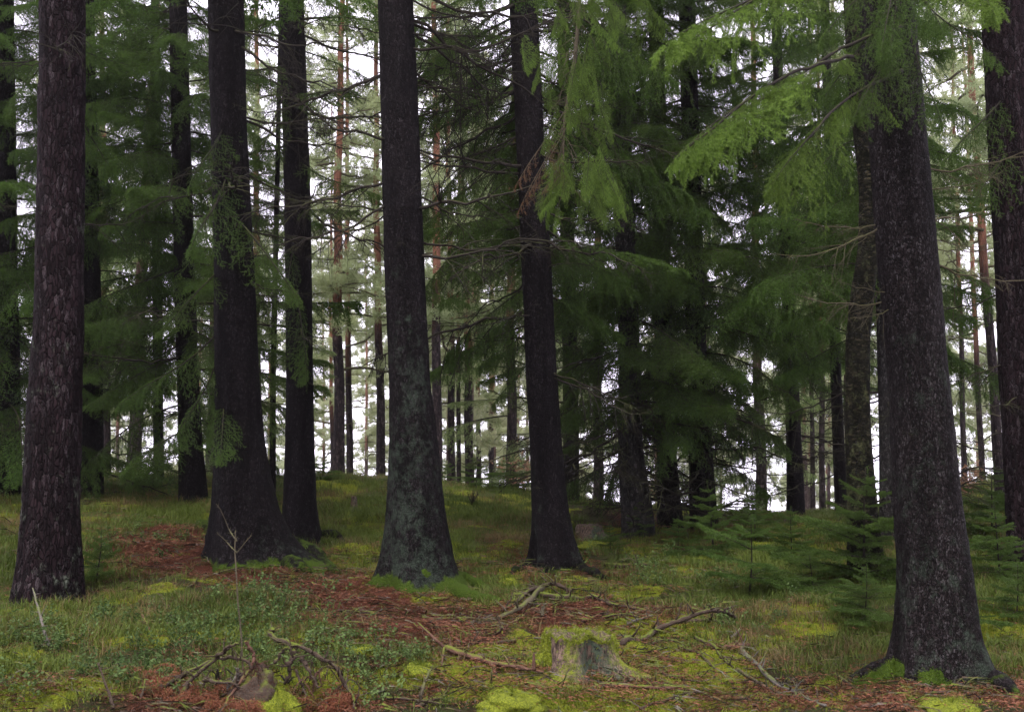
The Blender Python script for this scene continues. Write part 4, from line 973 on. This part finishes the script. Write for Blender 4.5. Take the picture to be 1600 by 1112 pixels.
stick('low dark stick on the ground left of the stump', S, 3.2, [(806, 1003), (769, 1007), (726, 1013)])
stick('heavy branch rising right behind the stump and bending over at its tip', S, 5.5, [(972, 1012), (1005, 995, 1000), (1035, 977, 990), (1075, 962, 985), (1100, 954, 980), (1130, 956, 978), (1145, 966, 976)], [(2.2, [(1028, 980, 990), (1027, 962, 988)])], taper=.55)
stick('short dark stick pointing at the back of the stump', S, 3.5, [(910, 976), (927, 963, 968), (946, 957, 962)])
stick('thin arched dark twig behind the stump', S, 2.4, [(940, 969), (962, 960, 966), (978, 959, 966), (997, 966)])
stick('grey crooked stick right of the tangle', GS, 2.6, [(979, 981), (1000, 968, 974), (1021, 961, 970)])
stick('low curved stick winding across moss right of the stump', S, 2.6, [(1020, 1010), (1026, 1002, 1006), (1055, 1005), (1082, 1018), (1112, 1045)])
stick('dark stick lying farther right across the moss', S, 3.0, [(1087, 1000), (1121, 1015), (1127, 1025), (1152, 1050)])
stick('reddish log-like stick in the moss below the stump', RS, 3.8, [(940, 1072), (987, 1077), (1050, 1082), (1076, 1077)], [(2, [(945, 1072), (963, 1050, 1064)])])
stick('dark sagging stick on the moss just right of the stump', S, 2.4, [(1027, 1037, 1040), (1037, 1055), (1055, 1064), (1076, 1067)])
stick('short thick broken log piece lying in moss', RS, 4.5, [(1134, 1017), (1168, 1011)], taper=.9)
stick('long grey stick slanting to the bottom edge right of the stump', GS, 4.2, [(1152, 1008), (1175, 1034), (1212, 1067), (1249, 1092), (1296, 1108)])
stick('thin stick parallel to the grey slanting one', S, 2.5, [(1060, 1013), (1094, 1027), (1117, 1050)])
stick('thin stick on needles left of the thickest trunk', S, 2.5, [(1310, 1056, 1060), (1333, 1074), (1380, 1100)])
stick('bent stick at the bottom in front of the thickest trunk', RS, 2.8, [(1347, 1106), (1408, 1102), (1428, 1091), (1411, 1080)])
stick('dark branch on the ground under the bending branch tip', S, 3.6, [(1062, 976), (1111, 973), (1165, 981)])
stick('short dark log in the grass right of the leaning trunk', S, 3.6, [(944, 884), (1010, 886)], taper=.85)
stick('short grey stick standing up beside the dark ground branch', GS, 2.5, [(1142, 998), (1156, 982, 992)])
stick('long faint twig across the brown mound in front of the sweeping root', S, 1.8, [(294, 921), (324, 904), (371, 891), (432, 888)])
stick('orange curved twig above the moss at lower left', RS, 2.2, [(28, 1047, 1056), (50, 1050, 1058), (70, 1048, 1060), (85, 1060, 1066), (91, 1074)])
stick('bleached stick leaning in the heather below the reddish left trunk', GS, 2.6, [(76, 1012), (64, 965, 1006), (50, 918, 1000)], group='sticks standing up from the undergrowth')
stick('short brown stick poking from the heather', RS, 2.2, [(233, 988), (221, 959, 985)], group='sticks standing up from the undergrowth')
stick('dark stick poking up at the lower left', S, 2.8, [(176, 1112), (168, 1080, 1108), (152, 1035, 1104)], group='sticks standing up from the undergrowth')
stick('thin dark twig left of the uprooted stump', S, 2, [(220, 1096), (225, 1060, 1090)], group='sticks standing up from the undergrowth')
stick('snapped pale peg standing in the tangle', M_TWIGP, 2.8, [(848, 966), (848, 946, 962)], group='sticks standing up from the undergrowth', taper=.8)
stick('dark twigs sprawling at the bottom right of centre', S, 2.4, [(1000, 1110), (1040, 1092, 1096), (1085, 1080, 1088), (1120, 1098), (1160, 1110)], [(1.5, [(1085, 1080, 1088), (1060, 1104)]), (1.5, [(1060, 1086, 1090), (1075, 1108)]), (1.4, [(1110, 1092), (1140, 1086, 1090)])])
stick('crooked dark stick at the bottom left of centre', S, 3.2, [(655, 1108), (690, 1090, 1094), (705, 1066, 1080)], [(2, [(690, 1090, 1094), (720, 1108)])])
stick('pale stick upright left of the round moss hump', M_TWIGP, 3.4, [(656, 1104), (664, 1070, 1096), (680, 1040, 1090)])
stick('dark stick lying along the bottom edge', S, 2.8, [(600, 1096), (640, 1100), (700, 1104)])
stick('mossy stick slanting right of the grey one', M_TWIGP, 3.4, [(1150, 1052), (1180, 1072), (1220, 1088), (1260, 1094)])
rs = np.random.default_rng(321)
for lab, (xa, xb, ya, yb), nn_ in (('thin dark twig among others in the tangle behind the mossy stump', (720, 1030, 930, 1005), 26), ('thin dark twig among others on the moss right of the stump', (980, 1300, 1010, 1108), 22),
                                   ('thin dark twig among others on the ground between the uprooted root mass and the stump', (560, 860, 985, 1108), 20), ('thin dark twig among others at the foot of the thickest trunk', (1250, 1440, 1050, 1108), 8)):
    for i in range(nn_):
        x, y = rs.uniform(xa, xb), rs.uniform(ya, yb); L_ = rs.uniform(25, 90); a = rs.normal() * .35 + (math.pi if rs.random() < .5 else 0)
        dx, dy = math.cos(a) * L_, math.sin(a) * L_ * .5
        stick(lab, [S, S, RS, M_TWIG, GS][rs.integers(5)], rs.uniform(.9, 1.9), [(x, y), (x + dx * .5, y + dy * .5 - rs.uniform(0, 5), y + dy * .5), (x + dx, min(y + dy, 1125))], k=5, name='twig', cat='twig', group=lab)
# bare sapling stem in the left foreground
o = root('bare_sapling', GP(380, 1085), 'tall leafless forked sapling stem rising in front of the sweeping-root trunk', 'sapling')
gy = 1085
stick('', M_TWIGP, 1.5, [(381, gy), (379, 1000, gy), (373, 929, gy), (370, 863, gy), (371, 829, gy)], parent=o, name='stem', taper=.5)
stick('', M_TWIGP, 1.0, [(370, 863, gy), (355, 848, gy), (339, 831, gy)], parent=o, name='fork')
stick('', M_TWIGP, 1.0, [(370, 845, gy), (358, 828, gy), (346, 800, gy), (337, 787, gy)], parent=o, name='fork')
stick('', M_TWIGP, .9, [(371, 862, gy), (382, 848, gy), (393, 836, gy)], parent=o, name='fork')

# uprooted stump with its twisted roots
o = root('uprooted_stump', GP(400, 1105), 'uprooted mossy stump with arching bare roots at the bottom left', 'stump')
for m, r_, pts in [(S, 6, [(282, 1094, 1100), (302, 1057, 1098), (315, 1040, 1096), (337, 1020, 1094), (360, 1007, 1094), (388, 1001, 1096)]),
                   (S, 6, [(230, 1090), (262, 1072, 1090), (290, 1056, 1090), (322, 1042, 1092), (345, 1032, 1092), (367, 1034, 1096), (384, 1046, 1100), (396, 1070, 1104)]),
                   (RS, 4, [(385, 1000, 1096), (395, 1017, 1098), (402, 1035, 1100), (406, 1060, 1104)]), (RS, 4, [(396, 1028, 1100), (390, 1050, 1102), (372, 1080, 1106), (355, 1112)]),
                   (S, 6, [(427, 984, 1080), (428, 994, 1080), (455, 1005, 1084), (492, 1022, 1088), (517, 1042, 1094), (537, 1070, 1100), (552, 1090, 1106), (556, 1112)]),
                   (S, 4, [(431, 1036, 1090), (435, 1017, 1090), (445, 1007, 1090), (460, 1012, 1090)]), (S, 7, [(456, 1014, 1094), (453, 1040, 1096), (450, 1066, 1098)]),
                   (S, 5, [(474, 1026, 1092), (490, 1050, 1096), (506, 1074, 1100)]), (S, 3, [(462, 1045, 1096), (475, 1080, 1102), (484, 1112)]), (GS, 4, [(370, 1044, 1098), (367, 1062, 1100), (364, 1078, 1104)]),
                   (S, 4, [(395, 1066, 1100), (412, 1052, 1100), (424, 1040, 1098)]), (RS, 4, [(430, 1075, 1100), (446, 1092, 1104), (460, 1110)]), (S, 5, [(320, 1060, 1098), (350, 1064, 1098), (380, 1068, 1100)]), (RS, 3.5, [(255, 1090), (275, 1100), (290, 1112)])]:
    stick('', m, r_ * .72, pts, parent=o, name='root', taper=.45, wild=2.6)
rh = np.random.default_rng(88)
for i in range(34):
    x, y = rh.uniform(270, 560), rh.uniform(1070, 1112); L_ = rh.uniform(15, 60); a = rh.uniform(0, 6.28)
    stick('', [S, S, RS, M_TWIG][rh.integers(4)], rh.uniform(.8, 2.2), [(x, y - rh.uniform(0, 30), y), (x + math.cos(a) * L_ * .5, y - rh.uniform(5, 45), y), (x + math.cos(a) * L_, y - rh.uniform(0, 25), y)], parent=o, name='root', k=5)
bm_ = cushion(432, 1110, .13, .13, .11, None, 61); g = GP(428, 1104)
link('root_plate', bm_.mesh('root_plate', [M_STUMP, M_MOSSF], True, o.location), o)
bm_ = cushion(398, 1096, .13, .12, .17, None, 62); link('root_plate', bm_.mesh('root_plate', [M_STICK, M_LITTER], True, o.location), o)

# dead rusty bracken round it
def frond(mb, r, g, h, az):
    d = np.array([math.cos(az), math.sin(az), 0]); u = np.linspace(0, 1, 16)[:, None]
    q = g + d * h * u * .7 + np.array([0, 0, 1]) * h * (u * .9 - u ** 2 * .95)
    add_tube(mb, q, .0035 * (1.2 - u[:, 0]), 4, 1, .6, cap=False)
    lat = np.array([-d[1], d[0], 0])
    A, D, l = [], [], []
    for i in range(3, 16):
        for s in (-1, 1):
            for c in range(3):
                A.append(q[i]); D.append(norm(lat * s + d * .4 + np.array([0, 0, -.5]) + r.normal(size=3) * .35)); l.append(h * .26 * (1.15 - i / 16))
    needles(mb, r, np.array(A), np.array(D), np.array(l), 8, .014, .0045, .2 + .7 * r.random(len(A)), 0, splay=1, fwd=.4)
r9 = np.random.default_rng(91)
for nm, spots in [('clump of rust-brown dead bracken left of the uprooted stump', [(240, 1075), (225, 1060), (255, 1092), (262, 1070)]), ('curled rust-brown bracken under the arching roots of the uprooted stump', [(300, 1100), (330, 1108), (350, 1100), (318, 1094), (375, 1110), (400, 1112)]),
                  ('curled pinkish dead bracken right of the uprooted stump', [(510, 1105), (525, 1112), (540, 1100), (498, 1112)])]:
    mb = MB(); b0 = GP(*spots[0])
    for px, py in spots:
        for k in range(3):
            g = GP(px + r9.normal() * 10, py); frond(mb, r9, g, r9.uniform(.2, .4), r9.uniform(0, 6.28))
    tag(link('dead_bracken', mb.mesh('dead_bracken', [M_RUST, M_REDSTICK], False, b0), None, b0), nm, 'fern', 'dead bracken round the uprooted stump')

# ------------------------------------------------------------------ ground cover nobody could count
def protos_tuft(seed, n, h, spread, w, m, lean=.5):
    r = np.random.default_rng(seed); out = []
    for q in range(6):
        mb = MB()
        for i in range(n):
            a = r.uniform(0, 6.28); o_ = np.array([r.normal() * spread, r.normal() * spread, -.01]); l = h * r.uniform(.5, 1.15); le = lean * r.uniform(.2, 1.2)
            d = np.array([math.cos(a), math.sin(a), 0]); s = np.array([-d[1], d[0], 0]) * w / 2
            p1 = o_ + np.array([0, 0, l * .5]) + d * l * le * .25; p2 = o_ + np.array([0, 0, l * (1 - .25 * le)]) + d * l * le
            V = np.array([o_ - s, o_ + s, p1 - s * .8, p1 + s * .8, p2]); mb.add(V, [[0, 1, 3], [0, 3, 2], [2, 3, 4]], m, r.random() * .8 + .1)
        out.append(mb.freeze())
    return out
def protos_berry(seed):
    r = np.random.default_rng(seed); out = []
    for q in range(5):
        mb = MB()
        for i in range(5):
            d = norm(np.array([r.normal() * .35, r.normal() * .35, 1])); l = r.uniform(.07, .16); o_ = np.array([r.normal() * .03, r.normal() * .03, 0])
            stems(mb, r, o_[None], d[None], np.array([l]), .0013, 1)
            for j in range(11):
                c = o_ + d * l * r.uniform(.3, 1.05) + r.normal(size=3) * .011; a = norm(r.normal(size=3) + np.array([0, 0, .2])); b = norm(np.cross(a, r.normal(size=3) + np.array([0, 0, 1.5]))); L_ = r.uniform(.008, .014)
                V = np.array([c - a * L_, c + b * L_ * .6, c + a * L_, c - b * L_ * .6]); mb.add(V, [[0, 1, 2], [0, 2, 3]], 0, r.random())
        out.append(mb.freeze())
    return out
def scatter(name, mats, protos, n, dens, seed, xr=(-16, 16), yr=(4.2, 27), smin=.5, smax=1.45, far=True, tilt=.15, zoff=0.0, hmod=None):
    r = np.random.default_rng(seed)
    y = np.exp(r.uniform(math.log(yr[0]), math.log(yr[1]), n * 4)) if far else r.uniform(*yr, n * 4)
    x = r.uniform(-1, 1, n * 4) * (2.6 + .62 * y)
    k = r.random(n * 4) < dens(x, y); x, y = x[k][:n], y[k][:n]; z = hg(x, y) + zoff
    mb = MB(); a = r.uniform(0, 6.28, len(x)); s = r.uniform(smin, smax, len(x)) * np.clip((y / 9) ** .35, .8, 1.6); tx, ty = r.normal(size=(2, len(x))) * tilt
    pi = r.integers(0, len(protos), len(x)); tn = (fbm(x * .8, y * .8, seed, 2) - .5) * .9 + r.normal(size=len(x)) * .08
    for q in range(len(protos)):
        m = np.where(pi == q)[0]
        if not len(m): continue
        pr = protos[q]; c, sn = np.cos(a[m]) * s[m], np.sin(a[m]) * s[m]
        X = pr.Va[None, :, 0] * c[:, None] - pr.Va[None, :, 1] * sn[:, None] + pr.Va[None, :, 2] * (tx[m] * s[m])[:, None] + x[m][:, None]
        Y = pr.Va[None, :, 0] * sn[:, None] + pr.Va[None, :, 1] * c[:, None] + pr.Va[None, :, 2] * (ty[m] * s[m])[:, None] + y[m][:, None]
        Zv = pr.Va[None, :, 2] * s[m][:, None] + z[m][:, None]
        V = np.stack([X, Y, Zv], -1).reshape(-1, 3); nv = len(pr.Va)
        F = (pr.Ta[0][None] + (np.arange(len(m)) * nv)[:, None, None]).reshape(-1, 3)
        mb.add(V, F, np.tile(pr.Ta[1], len(m)), np.clip(pr.ta[None] * .6 + .2 + tn[m][:, None], 0, 1).ravel())
    return link(name, mb.mesh(name, mats))
gmask = lambda x, y: np.maximum(zmask(Z_GRASS, x, y), np.clip((y - 17) / 4, 0, .8) * (y < 26))
lit = lambda x, y: zmask(Z_LITTER, x, y)
mos = lambda x, y: zmask(Z_MOSS, x, y)
patch = lambda x, y, s, a, b: np.clip((fbm(x * s, y * s, 33, 3) - a) / (b - a), 0, 1)
g1 = scatter('grass', [M_GRASS], protos_tuft(901, 26, .095, .05, .0048, 0, .9), 24000, lambda x, y: gmask(x, y) * (1 - lit(x, y)) * (.12 + .88 * patch(x, y, 1.3, .40, .55)) * (1 - .6 * mos(x, y)), 902)
tag(g1, kind='stuff', label='green forest grass on the slope and in the hollow')
g2 = scatter('dry_grass', [M_STRAW], protos_tuft(903, 16, .11, .05, .0040, 0, 1.0), 7000, lambda x, y: gmask(x, y) * (1 - lit(x, y)) * patch(x, y, .9, .40, .58), 904)
tag(g2, kind='stuff', label='brownish dry grass and heather tufts')
g3 = scatter('bilberry_undergrowth', [M_BERRY, M_TWIG], protos_berry(905), 3600, lambda x, y: np.clip(zmask(Z_BERRY, x, y) * (.15 + .85 * patch(x, y, 2.5, .42, .56)), 0, 1), 906, yr=(4.2, 14))
tag(g3, kind='stuff', label='blue-green bilberry sprigs on the forest floor')
g4 = scatter('moss', [M_MOSSF], protos_tuft(907, 26, .026, .032, .005, 0, 1.2), 36000, lambda x, y: np.maximum(mos(x, y) * (.35 + .65 * patch(x, y, 4, .4, .55)), .5 * (1 - lit(x, y)) * patch(x, y, 1.7, .54, .64)), 908, yr=(4.2, 16), zoff=.0)
tag(g4, kind='stuff', label='yellow-green moss carpet')
def litter_protos(seed, n, spread, lmin, lmax, w):
    r = np.random.default_rng(seed); out = []
    for q in range(6):
        mb = MB()
        for i in range(n):
            a = r.uniform(0, 6.28); l = r.uniform(lmin, lmax); d = norm(np.array([math.cos(a), math.sin(a), r.normal() * .12])); s = np.array([-d[1], d[0], 0]) * w * r.uniform(.5, 1.3) / 2
            o_ = np.array([r.normal() * spread, r.normal() * spread, r.uniform(.002, .018)]); b = d * l; mid = o_ + b * .5 + np.array([0, 0, l * .06]) + s * r.normal() * 2
            V = np.array([o_ - s, o_ + s, mid - s, mid + s, o_ + b, mid + np.array([0, 0, w])]); mb.add(V, [[0, 1, 3], [0, 3, 2], [2, 3, 4], [0, 5, 1], [2, 5, 4]], 0, r.random())
        out.append(mb.freeze())
    return out
g5 = scatter('needle_litter', [M_LITTER], litter_protos(909, 30, .07, .02, .07, .004), 9000, lambda x, y: np.clip(lit(x, y) + .12 + .25 * mos(x, y), 0, 1), 910, yr=(4.2, 16), tilt=.05)
tag(g5, kind='stuff', label='brown needle litter')
g6 = scatter('twig_litter', [M_STICK], litter_protos(911, 4, .10, .08, .32, .008), 2600, lambda x, y: np.clip(lit(x, y) * .7 + .35 * mos(x, y) + .18, 0, 1), 912, yr=(4.2, 15), tilt=.15)
tag(g6, kind='stuff', label='small broken twigs strewn on the forest floor')
g7 = scatter('twig_debris', [M_GREYSTICK], litter_protos(913, 3, .12, .05, .22, .006), 1500, lambda x, y: np.clip(lit(x, y) * .5 + .5 * mos(x, y) + .12, 0, 1), 914, yr=(4.2, 12), tilt=.25)
tag(g7, kind='stuff', label='pale bleached twigs strewn on the moss')


# ------------------------------------------------------------------ pale air between the far trees
mh = bpy.data.materials.new('haze'); mh.use_nodes = True; nt = mh.node_tree; nt.nodes.clear()
ho = nt.nodes.new('ShaderNodeOutputMaterial'); hv = nt.nodes.new('ShaderNodeVolumePrincipled')
hv.inputs['Color'].default_value = (.93, .92, .97, 1); hv.inputs['Density'].default_value = .00028; hv.inputs['Anisotropy'].default_value = .2
nt.links.new(hv.outputs[0], ho.inputs['Volume'])
mb = MB(); X0, X1, Y0, Y1, Z0, Z1 = -160, 160, -30, 165, -60, 24
V = [[x, y, z] for z in (Z0, Z1) for y in (Y0, Y1) for x in (X0, X1)]
mb.add(V, [[0, 2, 3, 1], [4, 5, 7, 6], [0, 1, 5, 4], [2, 6, 7, 3], [0, 4, 6, 2], [1, 3, 7, 5]])
tag(link('haze', mb.mesh('haze', [mh])), kind='stuff')
